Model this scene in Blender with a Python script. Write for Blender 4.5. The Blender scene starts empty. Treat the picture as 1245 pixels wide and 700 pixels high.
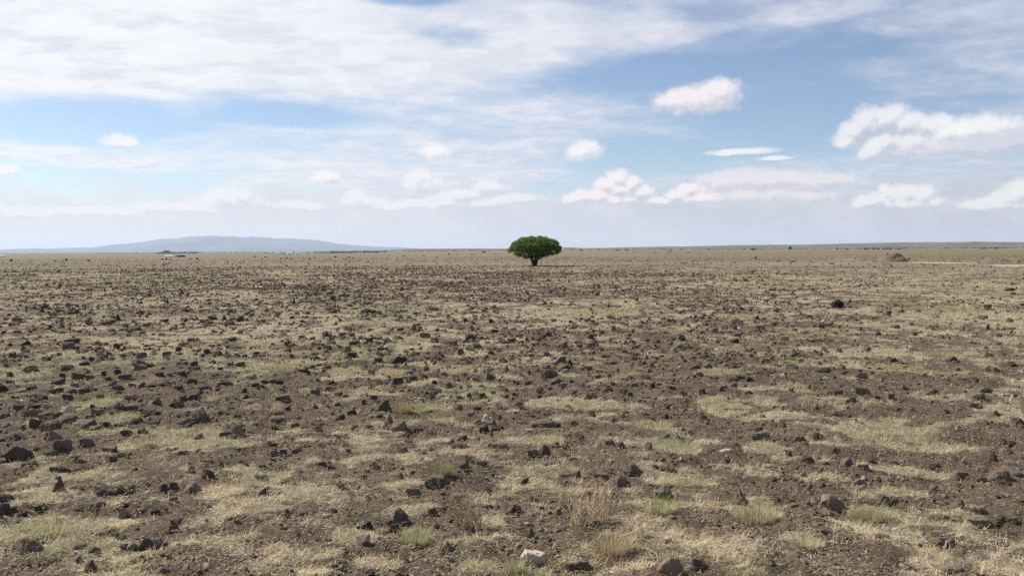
import bpy, bmesh, math, random
import numpy as np
from mathutils import Vector, Matrix

random.seed(7)
rng = np.random.default_rng(7)
scene = bpy.context.scene
COL = scene.collection
R = math.radians

# ------------------------------------------------------------------ camera
PW, PH = 1245.0, 700.0
FPX = 1016.0
CAMH = 1.6
cam_d = bpy.data.cameras.new("camera")
cam = bpy.data.objects.new("camera", cam_d)
COL.objects.link(cam)
cam_d.sensor_width = 36.0
cam_d.lens = 36.0 * FPX / PW
cam_d.clip_start = 0.05
cam_d.clip_end = 120000
PITCH = math.atan(46.2 / FPX)
ROLL = R(0.25)
M = Matrix.Rotation(R(90) - PITCH, 3, 'X') @ Matrix.Rotation(-ROLL, 3, 'Z')
cam.matrix_world = Matrix.Translation((0, 0, CAMH)) @ M.to_4x4()
scene.camera = cam
Mn = np.array(M)

def pix_dir(px, py):
    v = np.array([(px - PW / 2) / FPX, -(py - PH / 2) / FPX, -1.0])
    d = Mn @ v
    return d / np.linalg.norm(d)

# ------------------------------------------------------------------ noise
def _hash(ix, iy, s):
    h = (ix.astype(np.int64) * 374761393 + iy.astype(np.int64) * 668265263 + s * 974634777) & 0xFFFFFFFF
    h = ((h ^ (h >> 13)) * 1274126177) & 0xFFFFFFFF
    h = (h ^ (h >> 16)) & 0xFFFFFFFF
    return h.astype(np.float64) / 4294967295.0

def vnoise(x, y, s=0):
    x0 = np.floor(x); y0 = np.floor(y)
    fx = x - x0; fy = y - y0
    fx = fx * fx * (3 - 2 * fx); fy = fy * fy * (3 - 2 * fy)
    a = _hash(x0, y0, s); b = _hash(x0 + 1, y0, s)
    c = _hash(x0, y0 + 1, s); d = _hash(x0 + 1, y0 + 1, s)
    return (a * (1 - fx) + b * fx) * (1 - fy) + (c * (1 - fx) + d * fx) * fy

def fbm(x, y, octv=4, s=0, gain=0.5):
    t = 0.0; amp = 1.0; tot = 0.0
    for k in range(octv):
        t = t + amp * vnoise(x * 2 ** k + 17.3 * k, y * 2 ** k - 9.1 * k, s + k)
        tot += amp; amp *= gain
    return t / tot

def sstep(a, b, x):
    t = np.clip((x - a) / (b - a), 0, 1)
    return t * t * (3 - 2 * t)

# ------------------------------------------------------------------ terrain
def base_height(x, y):
    """the lie of the land: a flat plateau falling a few metres beyond 180 m on the left"""
    x = np.asarray(x, float); y = np.asarray(y, float)
    r = np.hypot(x, y)
    az = np.degrees(np.arctan2(x, y))
    D = np.interp(az, [-180, -32, -12, -8, 2, 180], [6.0, 6.0, 5.0, 3.6, 0.3, 0.3])
    h = -D * sstep(150, 1100, r)
    h = h + 5.0 * (fbm(x / 900, y / 900, 3, 5) - 0.5) * sstep(700, 3000, r) * 0.4
    return h

def height(x, y):
    x = np.asarray(x, float); y = np.asarray(y, float)
    r = np.hypot(x, y)
    near = 1 - sstep(60, 200, r)
    h = base_height(x, y)
    h = h + 0.10 * (fbm(x / 3.2, y / 3.2, 3, 11) - 0.5) * near
    h = h + 0.085 * (fbm(x / 0.42, y / 0.42, 3, 21) - 0.5) * near
    return h

def ground_hit(px, py, far=40000.0):
    d = pix_dir(px, py)
    # march on the smooth height, then refine
    t = 1.0; prev = 1.0
    while t < far:
        p = d * t
        if CAMH + p[2] < float(height(p[0], p[1])):
            a, b = prev, t
            for _ in range(24):
                m = (a + b) / 2; p = d * m
                if CAMH + p[2] < float(height(p[0], p[1])): b = m
                else: a = m
            p = d * b
            return np.array([p[0], p[1], float(height(p[0], p[1]))])
        prev = t; t *= 1.02
    return None

def at_dist(px, dist):
    """ground point in the direction of column px (near the horizon) at a distance"""
    d = pix_dir(px, 304); k = dist / math.hypot(d[0], d[1])
    x, y = d[0] * k, d[1] * k
    return np.array([x, y, float(height(x, y))])

# ------------------------------------------------------------------ grass patches seen in the photo: x, y, w, h, green 0..1, strength
PATCH = [
 (45,603,70,20,.1,.9),(60,640,110,36,.45,.9),(100,665,90,22,.25,.9),(125,640,60,14,0,.9),(35,672,60,28,.55,.6),(165,690,110,28,.2,.7),
 (275,600,42,13,0,1),(300,622,100,15,0,1),(335,668,58,20,0,1),(392,672,60,18,.2,1),(430,655,60,18,.15,.9),(490,592,50,16,.1,.9),
 (500,622,60,14,.2,.9),(508,652,56,15,.6,1),(450,687,60,18,.15,1),(560,665,80,22,.35,.7),(598,635,60,18,.05,.9),(620,598,60,20,.1,.8),
 (700,575,80,18,.25,.8),(660,590,70,16,.1,.8),(806,615,48,20,.6,1),(842,588,70,18,.25,.9),(925,622,85,26,.3,1),(975,658,70,20,.25,.9),
 (1000,582,60,14,.1,.9),(1060,622,80,26,.2,.9),(1100,600,90,20,.3,.7),(1085,530,190,40,.3,.8),(1110,575,100,12,0,1),(820,545,70,24,.45,1),
 (930,546,60,16,.2,1),(850,538,60,8,0,.8),(668,535,50,12,.4,.9),(545,512,60,16,.4,.8),(522,498,50,12,.75,.9),(690,492,120,18,.25,.8),
 (880,495,60,20,.35,.9),(955,505,90,12,0,1),(425,560,110,9,0,1),(430,536,110,10,0,1),(240,535,110,26,.45,.7),(300,575,110,28,.3,.7),
 (190,535,110,32,.25,.8),(130,525,60,18,.1,.9),(150,508,80,14,.2,.9),(112,492,60,11,.1,1),(60,510,50,14,0,.8),(60,578,60,16,0,.8),
 (100,580,70,12,.1,.7),(62,441,60,11,.9,.9),(140,442,60,9,.6,.9),(335,445,100,14,.25,.8),(420,455,60,16,.35,.8),(480,455,80,14,.2,.8),
 (575,478,110,24,.65,.7),(800,520,60,12,.5,.9),(1110,450,110,9,.65,.9),(1060,430,170,16,.1,.8),(880,452,70,10,.2,.9),(950,470,90,10,.2,.9),
 (1000,445,120,10,.1,.8),(700,380,200,8,.15,1),(1170,385,180,22,.1,.9),(1080,395,120,8,.2,.8),(1200,350,100,6,.2,.6),(900,385,90,7,.4,.9),
 (20,345,60,16,.4,.7),(150,365,60,10,.4,.6),(430,430,120,14,.1,.7),(620,440,80,10,.2,.7),(30,455,60,12,.3,.8),(980,560,60,10,.2,.8),
 (370,595,60,10,.1,.5),(590,690,60,16,.5,.7),(640,697,60,14,.5,.8),(895,697,90,14,.5,.8),(1180,650,160,40,.1,.7),(1225,500,60,12,.1,.9),
 (720,600,60,20,.3,.5),(250,545,80,10,.5,.6),(470,525,60,8,.1,.7),(40,560,60,10,.1,.7),(700,455,60,10,.2,.6),(770,365,120,6,.2,.8)]
_pw = []
for (px, py, w, h, g, s) in PATCH:
    c = ground_hit(px, py); f_ = ground_hit(px, max(py - h / 2, 312)); n_ = ground_hit(px, py + h / 2)
    dist = math.hypot(c[0], c[1])
    a = w / 2 * dist / FPX; b = max((math.hypot(f_[0], f_[1]) - math.hypot(n_[0], n_[1])) / 2, 0.06)
    _pw.append((c[0], c[1], c[0] / dist, c[1] / dist, a, b, g, s))

def masks(x, y):
    """straw cover and greenness, both 0..1"""
    x = np.asarray(x, float); y = np.asarray(y, float)
    r = np.hypot(x, y)
    m = np.zeros_like(x); g = np.zeros_like(x)
    wx = (fbm(x / .35, y / .35, 3, 31) - .5); wy = (fbm(x / .35, y / .35, 3, 32) - .5)
    for (cx, cy, ux, uy, a, b, gg, s) in _pw:
        dx = x - cx; dy = y - cy
        rad = 2.2 * max(a, b)
        sel = (np.abs(dx) < rad) & (np.abs(dy) < rad)
        if not sel.any(): continue
        dx = dx[sel]; dy = dy[sel]
        sc = min(a, b)
        t = (dx * uy - dy * ux) / a + wx[sel] * .9; q = (dx * ux + dy * uy) / b + wy[sel] * .9
        v = s * sstep(1.5, .35, np.hypot(t, q))
        m[sel] = np.maximum(m[sel], v)
        g[sel] = np.maximum(g[sel], v * gg)
    n = fbm(x / .55 + 3, y / .5, 4, 41)
    n2 = fbm(x / 5.0, y / 7.0, 3, 51)
    n3 = fbm(x / .2 + 7, y / .18, 4, 47, .6)
    amt = sstep(6, 20, r)
    m = sstep(.40, .74, m * 1.06 + (n3 - .5) * 2.2) * sstep(.02, .25, m)
    nat = sstep(.46, .60, n * .42 + n2 * .18 + n3 * .40 - .026 + .045 * amt) * (.72 + .23 * amt)
    far = sstep(48, 95, r)
    m = np.maximum(m, np.clip(nat, 0, 1))
    m = m * (1 - far) + far * (.55 + .5 * (fbm(x / 14, y / 14, 4, 61) - .5))
    gn = sstep(.45, .68, fbm(x / 2.7, y / 2.7, 3, 71))
    g = np.maximum(g, gn * m * .45)
    return np.clip(m, 0, 1), np.clip(g, 0, 1)

# ------------------------------------------------------------------ mesh / material helpers
def mesh_np(name, verts, faces_flat, nper, smooth=False):
    me = bpy.data.meshes.new(name)
    verts = np.asarray(verts, np.float32); faces_flat = np.asarray(faces_flat, np.int32)
    nf = len(faces_flat) // nper
    me.vertices.add(len(verts)); me.vertices.foreach_set("co", verts.ravel())
    me.loops.add(len(faces_flat)); me.loops.foreach_set("vertex_index", faces_flat)
    me.polygons.add(nf)
    me.polygons.foreach_set("loop_start", np.arange(nf, dtype=np.int32) * nper)
    try:
        me.polygons.foreach_set("loop_total", np.full(nf, nper, np.int32))
    except Exception:
        pass
    me.polygons.foreach_set("use_smooth", np.full(nf, smooth, bool))
    me.update(calc_edges=True)
    return me

def col_attr(me, name, rgb):
    a = me.attributes.new(name, 'FLOAT_COLOR', 'POINT')
    n = len(rgb); c = np.ones((n, 4), np.float32); c[:, :3] = rgb
    a.data.foreach_set("color", c.ravel())

def link(name, me, mat=None, parent=None):
    o = bpy.data.objects.new(name, me); COL.objects.link(o)
    if mat is not None and len(me.materials) == 0: me.materials.append(mat)
    if parent is not None: o.parent = parent
    return o

def tag(o, label=None, cat=None, group=None, kind=None):
    if label: o['label'] = label
    if cat: o['category'] = cat
    if group: o['group'] = group
    if kind: o['kind'] = kind
    return o

class NT:
    def __init__(s, tree): s.t = tree; s.n = tree.nodes; s.l = tree.links
    def node(s, typ, ins=None, **kw):
        nd = s.n.new(typ)
        for k, v in kw.items(): setattr(nd, k, v)
        if ins:
            for k, v in ins.items():
                sock = nd.inputs[k]
                if isinstance(v, bpy.types.NodeSocket): s.l.new(v, sock)
                else: sock.default_value = v
        return nd
    def m(s, op, a, b=None, c=None, clamp=False):
        nd = s.n.new('ShaderNodeMath'); nd.operation = op; nd.use_clamp = clamp
        for i, v in enumerate((a, b, c)):
            if v is None: continue
            if isinstance(v, bpy.types.NodeSocket): s.l.new(v, nd.inputs[i])
            else: nd.inputs[i].default_value = v
        return nd.outputs[0]
    def vm(s, op, a, b=None, c=None, out=0):
        nd = s.n.new('ShaderNodeVectorMath'); nd.operation = op
        for i, v in enumerate((a, b, c)):
            if v is None: continue
            if isinstance(v, bpy.types.NodeSocket): s.l.new(v, nd.inputs[i])
            else: nd.inputs[i].default_value = v
        return nd.outputs[out]
    def ss(s, x, a, b):
        nd = s.n.new('ShaderNodeMapRange'); nd.interpolation_type = 'SMOOTHSTEP'
        s.l.new(x, nd.inputs['Value'])
        nd.inputs['From Min'].default_value = a; nd.inputs['From Max'].default_value = b
        nd.inputs['To Min'].default_value = 0; nd.inputs['To Max'].default_value = 1
        return nd.outputs[0]
    def mix(s, f, a, b, blend='MIX'):
        nd = s.n.new('ShaderNodeMix'); nd.data_type = 'RGBA'; nd.blend_type = blend
        for i, v in ((0, f), (6, a), (7, b)):
            if isinstance(v, bpy.types.NodeSocket): s.l.new(v, nd.inputs[i])
            else: nd.inputs[i].default_value = v if i == 0 else (*v, 1)[:4]
        return nd.outputs[2]
    def noise(s, vec, scale, detail=4, rough=.55, out=0, lac=2.0):
        nd = s.node('ShaderNodeTexNoise', {'Scale': scale, 'Detail': detail, 'Roughness': rough, 'Lacunarity': lac})
        s.l.new(vec, nd.inputs['Vector'])
        return nd.outputs[out]

def new_mat(name):
    m = bpy.data.materials.new(name); m.use_nodes = True
    t = NT(m.node_tree); t.n.clear()
    out = t.node('ShaderNodeOutputMaterial')
    bs = t.node('ShaderNodeBsdfPrincipled', {'Roughness': .95, 'Specular IOR Level': .15})
    t.l.new(bs.outputs[0], out.inputs[0])
    return m, t, bs, out

# ground
def mat_ground():
    m, t, bs, out = new_mat('earth_and_straw')
    geo = t.node('ShaderNodeNewGeometry'); P = geo.outputs['Position']
    att = t.node('ShaderNodeAttribute', attribute_name='cover')
    sep = t.node('ShaderNodeSeparateColor'); t.l.new(att.outputs['Color'], sep.inputs[0])
    straw, green, far = sep.outputs[0], sep.outputs[1], sep.outputs[2]
    n1 = t.noise(P, 3.0, 6, .6); n2 = t.noise(P, 38.0, 6, .65); n3 = t.noise(P, 160.0, 4, .6); n4 = t.noise(P, .35, 4, .6)
    soil = t.mix(t.ss(n1, .3, .7), SOIL_A, SOIL_B)
    soil = t.mix(t.m('MULTIPLY', t.ss(n2, .45, .7), .5), soil, (.25, .195, .14))
    soil = t.mix(t.m('MULTIPLY', t.ss(n3, .5, .72), .35), soil, (.30, .25, .19))
    strawc = t.mix(t.ss(n2, .3, .7), (.42, .34, .21), (.63, .54, .37))
    n7 = t.noise(P, 9.0, 5, .7)
    strawc = t.mix(t.m('MULTIPLY', t.ss(n7, .42, .62), .55), strawc, (.20, .15, .095))
    strawc = t.mix(t.m('MULTIPLY', green, .8), strawc, (.17, .19, .07))
    s = t.m('MULTIPLY_ADD', t.m('SUBTRACT', n2, .5), .9, straw)
    s = t.m('MULTIPLY_ADD', t.m('SUBTRACT', n3, .5), .5, s)
    s = t.m('MULTIPLY', t.ss(s, .25, .95), .78)
    c = t.mix(s, soil, strawc)
    # far land: dry grass and low scrub seen at a grazing angle
    n5 = t.noise(t.vm('MULTIPLY', P, (1, .45, 1)), .02, 6, .6)
    n6 = t.noise(P, .11, 5, .65)
    fc = t.mix(t.ss(n5, .35, .65), FAR_A, FAR_B)
    fc = t.mix(t.m('MULTIPLY', t.ss(n6, .45, .7), .55), fc, (.115, .095, .062))
    fc = t.mix(t.m('MULTIPLY', green, .9), fc, (.12, .135, .065))
    c = t.mix(far, c, fc)
    c = t.mix(t.m('MULTIPLY', t.ss(n4, .35, .7), .4), c, t.mix(1.0, c, (.72, .69, .67), 'MULTIPLY'))
    t.l.new(c, bs.inputs['Base Color'])
    vo = t.node('ShaderNodeTexVoronoi', {'Scale': 55.0, 'Randomness': 1.0}); t.l.new(P, vo.inputs['Vector'])
    hgt = t.m('ADD', t.m('MULTIPLY', n2, 1.3), t.m('ADD', t.m('MULTIPLY', n3, .6), t.m('MULTIPLY', vo.outputs['Distance'], -.5)))
    bp = t.node('ShaderNodeBump', {'Strength': 1.0, 'Distance': .035}); t.l.new(hgt, bp.inputs['Height'])
    t.l.new(bp.outputs[0], bs.inputs['Normal'])
    return m
SOIL_A = (.102, .071, .048); SOIL_B = (.190, .140, .096)
FAR_A = (.225, .170, .108); FAR_B = (.165, .138, .085)

def mat_attr(name, attr='tint', bump=0.0, scale=30, rough=.95, transl=0.0, var=.5):
    m, t, bs, out = new_mat(name)
    att = t.node('ShaderNodeAttribute', attribute_name=attr)
    geo = t.node('ShaderNodeNewGeometry'); P = geo.outputs['Position']
    n = t.noise(P, scale, 5, .65)
    c = t.mix(t.m('MULTIPLY', t.ss(n, .35, .7), var), att.outputs['Color'], t.mix(1.0, att.outputs['Color'], (.45, .42, .42), 'MULTIPLY'))
    t.l.new(c, bs.inputs['Base Color']); bs.inputs['Roughness'].default_value = rough
    if bump:
        bp = t.node('ShaderNodeBump', {'Strength': bump, 'Distance': .01}); t.l.new(n, bp.inputs['Height'])
        t.l.new(bp.outputs[0], bs.inputs['Normal'])
    if transl:
        tr = t.node('ShaderNodeBsdfTranslucent'); t.l.new(c, tr.inputs['Color'])
        mx = t.node('ShaderNodeMixShader', {0: transl})
        t.l.new(bs.outputs[0], mx.inputs[1]); t.l.new(tr.outputs[0], mx.inputs[2]); t.l.new(mx.outputs[0], out.inputs[0])
    return m

def mat_rock(name, ca, cb, dust=(.2, .16, .12), dust_amt=.35, rough=.85):
    m, t, bs, out = new_mat(name)
    tc = t.node('ShaderNodeTexCoord'); P = tc.outputs['Object']
    oi = t.node('ShaderNodeObjectInfo')
    P2 = t.vm('ADD', P, t.vm('SCALE', t.node('ShaderNodeCombineXYZ', {0: oi.outputs['Random'], 1: oi.outputs['Random'], 2: 1.0}).outputs[0]))
    n = t.noise(P2, 14, 7, .65); n2 = t.noise(P2, 70, 4, .6); n3 = t.noise(P2, 5, 3, .5)
    c = t.mix(t.ss(n, .3, .7), ca, cb)
    c = t.mix(t.m('MULTIPLY', t.ss(n3, .45, .65), dust_amt), c, dust)
    c = t.mix(t.m('MULTIPLY', t.ss(n2, .55, .75), .4), c, t.mix(1.0, c, (.4, .38, .38), 'MULTIPLY'))
    c = t.mix(t.m('MULTIPLY', oi.outputs['Random'], .35), c, t.mix(1.0, c, (.6, .5, .45), 'MULTIPLY'))
    t.l.new(c, bs.inputs['Base Color']); bs.inputs['Roughness'].default_value = rough
    h = t.m('ADD', n, t.m('MULTIPLY', n2, .35))
    bp = t.node('ShaderNodeBump', {'Strength': .8, 'Distance': .012}); t.l.new(h, bp.inputs['Height'])
    t.l.new(bp.outputs[0], bs.inputs['Normal'])
    return m

def mat_plain(name, c, rough=.8, var=.25, scale=2.0):
    m, t, bs, out = new_mat(name)
    tc = t.node('ShaderNodeTexCoord')
    n = t.noise(tc.outputs['Object'], scale, 5, .6)
    cc = t.mix(t.m('MULTIPLY', t.ss(n, .35, .7), var), c, tuple(v * .6 for v in c))
    t.l.new(cc, bs.inputs['Base Color']); bs.inputs['Roughness'].default_value = rough
    return m

M_GROUND = mat_ground()
M_STONE = mat_attr('scattered_stone', bump=.5, scale=45, var=.45)
M_GRASS = mat_attr('dry_grass_blade', transl=.35, scale=9, var=.25)
M_LEAF = mat_attr('leaf', transl=.42, scale=1.2, var=.25, rough=.7)
M_ROCK = {
 'v': mat_rock('pale_stone', (.24, .19, .14), (.36, .30, .22), dust=(.22, .17, .12), dust_amt=.6),
 'k': mat_rock('black_stone', (.010, .009, .008), (.022, .019, .017), dust_amt=.05),
 'd': mat_rock('dark_basalt', (.062, .043, .032), (.122, .087, .065), dust_amt=.4),
 'b': mat_rock('brown_basalt', (.095, .068, .052), (.168, .125, .096), dust_amt=.4),
 't': mat_rock('tan_stone', (.15, .108, .076), (.21, .158, .112), dust=(.28, .22, .16)),
 'g': mat_rock('grey_stone', (.105, .080, .060), (.165, .128, .096), dust=(.24, .19, .14)),
 'w': mat_rock('cream_stone', (.42, .35, .25), (.58, .50, .38), dust=(.34, .27, .19), dust_amt=.6),
}

# ------------------------------------------------------------------ the ground sheet
def build_ground():
    rr = [0.0, 0.6, 1.0, 1.5, 2.0, 2.5]
    r = 2.8
    while r < 100: rr.append(r); r *= 1.0048
    while r < 31000: rr.append(r); r *= 1.03
    rr.append(31000.0)
    rr = np.array(rr)
    az = np.concatenate([np.arange(-54, 54.001, .09), np.arange(57, 305, 3.0)])
    az = np.radians(az); na = len(az); nr = len(rr)
    A, RR = np.meshgrid(az, rr[1:])
    x = (RR * np.sin(A)).ravel(); y = (RR * np.cos(A)).ravel()
    z = height(x, y)
    rad = np.hypot(x, y)
    m, g = masks(x, y)
    near = 1 - sstep(18, 60, rad)
    # crumbly soil between the grass mats
    cl = fbm(x / .085, y / .085, 3, 81, .6)
    z = z + (.065 * (cl - .5) * (1 - .5 * m) + .012 * m) * near
    far = sstep(65, 150, rad)
    # the bands of the far plain
    azd = np.degrees(np.arctan2(x, y))
    gl = .5 * sstep(240, 500, rad) * sstep(-2, -12, azd) * (1 - .6 * sstep(2500, 6000, rad))
    gr = sstep(100, 135, rad) * (1 - sstep(900, 1500, rad)) * sstep(6, 16, azd) * .3
    g = np.where(far > 0, np.maximum(g * (1 - far), far * np.maximum(gl * .9, gr)), g)
    co = np.vstack([[[0, 0, float(height(0.0, 0.0))]], np.stack([x, y, z], 1)])
    i = np.arange(nr - 2)[:, None]; j = np.arange(na)[None, :]
    jn = (j + 1) % na
    q = np.stack([1 + i * na + j, 1 + (i + 1) * na + j, 1 + (i + 1) * na + jn, 1 + i * na + jn], -1).reshape(-1, 4)
    q = q[:, ::-1]
    tri = np.stack([np.zeros(na, int), 1 + np.arange(na), 1 + (np.arange(na) + 1) % na], 1)
    cap = np.concatenate([tri[:, :1], tri[:, 2:], tri[:, 1:2], tri[:, :1]], 1)
    me = mesh_np('ground', co, np.vstack([q]).ravel(), 4, True)
    # nadir fan
    o = link('ground', me, M_GROUND)
    col = np.zeros((len(co), 3)); col[1:, 0] = m; col[1:, 1] = g; col[1:, 2] = far
    col_attr(me, 'cover', col)
    bm = bmesh.new(); bm.from_mesh(me); bm.verts.ensure_lookup_table()
    for a, b, c in tri: bm.faces.new((bm.verts[int(a)], bm.verts[int(c)], bm.verts[int(b)])).smooth = True
    bm.to_mesh(me); bm.free()
    tag(o, kind='structure')
    if me.polygons[1000].normal.z < 0: me.flip_normals()
build_ground()

# ------------------------------------------------------------------ stones
def hull_points(shape, rs):
    if shape == 'p':
        n = 9; pts = []
        for k in range(n):
            a = 2 * math.pi * k / n + rs.uniform(-.25, .25); q = rs.uniform(.8, 1)
            pts.append((q * math.cos(a), q * math.sin(a), 0)); pts.append((.80 * q * math.cos(a + .2), .80 * q * math.sin(a + .2), rs.uniform(.3, .58)))
        tx, ty = rs.uniform(-.3, .3), rs.uniform(-.2, .2)
        pts += [(tx, ty, 1.0), (tx + rs.uniform(.12, .35), ty + rs.uniform(-.25, .25), .9), (tx - .25, ty + .15, rs.uniform(.75, .9)), (tx + .1, ty + .35, .85)]
        return pts
    if shape == 'f':
        pts = []; n = 8; tilt = rs.uniform(-.25, .25)
        for k in range(n):
            a = 2 * math.pi * k / n + rs.uniform(-.3, .3); q = rs.uniform(.75, 1.05)
            x, y = q * math.cos(a), q * math.sin(a)
            pts.append((x, y, .0)); pts.append((x * .93, y * .93, .75 + tilt * x + rs.uniform(-.08, .08)))
            pts.append((x * .6, y * .6, .95 + tilt * x * .7))
        return pts
    if shape == 'u':
        pts = []
        for k in range(8):
            a = 2 * math.pi * k / 8 + rs.uniform(-.3, .3)
            pts.append((math.cos(a), math.sin(a), 0)); pts.append((.8 * math.cos(a), .8 * math.sin(a), rs.uniform(.65, 1)))
        return pts
    n = 26 if shape == 'r' else 13
    pts = []
    for k in range(n):
        v = rs.normal(size=3); v /= np.linalg.norm(v)
        if shape == 'r': e = .9
        else: e = .62
        v = np.sign(v) * np.abs(v) ** e
        v = v * rs.uniform(.86, 1.0)
        pts.append((v[0], v[1], max(v[2], -.25)))
    for k in range(5):
        a = rs.uniform(0, 6.28); pts.append((.85 * math.cos(a), .85 * math.sin(a), -.25))
    return pts

def rock_mesh(name, shape, w, d, h, seed, detail):
    rs = np.random.default_rng(seed)
    bm = bmesh.new()
    for p in hull_points(shape, rs): bm.verts.new(p)
    r_ = bmesh.ops.convex_hull(bm, input=bm.verts)
    bmesh.ops.delete(bm, geom=[v for v in bm.verts if not v.link_faces], context='VERTS')
    if detail >= 1:
        if shape != 'r':
            bmesh.ops.bevel(bm, geom=list(bm.edges), offset=.05, segments=1, affect='EDGES', clamp_overlap=True)
        bmesh.ops.triangulate(bm, faces=bm.faces)
        bmesh.ops.subdivide_edges(bm, edges=[e for e in bm.edges if e.calc_length() > .28], cuts=1 if detail == 1 else 2, use_grid_fill=True)
        bmesh.ops.triangulate(bm, faces=bm.faces)
        if detail == 3:
            bmesh.ops.subdivide_edges(bm, edges=[e for e in bm.edges if e.calc_length() > .15], cuts=1, use_grid_fill=True)
            bmesh.ops.triangulate(bm, faces=bm.faces)
        co = np.array([v.co[:] for v in bm.verts])
        o = rs.uniform(0, 50, 3)
        n = fbm(co[:, 0] * 2.1 + o[0] + co[:, 2] * 1.3, co[:, 1] * 2.1 + o[1] - co[:, 2] * 1.7, 4, int(seed) % 97, .6) - .5
        n2 = fbm(co[:, 0] * 7 + o[1] + co[:, 2] * 5, co[:, 1] * 7 + o[2] + co[:, 2] * 4, 2, 3) - .5
        for v, a, b in zip(bm.verts, n, n2): v.co = v.co * (1 + .42 * a + .16 * b)
    co = np.array([v.co[:] for v in bm.verts])
    mn, mx = co.min(0), co.max(0)
    for v in bm.verts:
        v.co = ((v.co[0] - (mn[0] + mx[0]) / 2) * w / (mx[0] - mn[0]), (v.co[1] - (mn[1] + mx[1]) / 2) * d / (mx[1] - mn[1]),
                (v.co[2] - mn[2]) / (mx[2] - mn[2]) * h * 1.22 - h * .22)
    for f in bm.faces: f.smooth = False
    bmesh.ops.recalc_face_normals(bm, faces=bm.faces)
    me = bpy.data.meshes.new(name); bm.to_mesh(me); bm.free()
    return me

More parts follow.
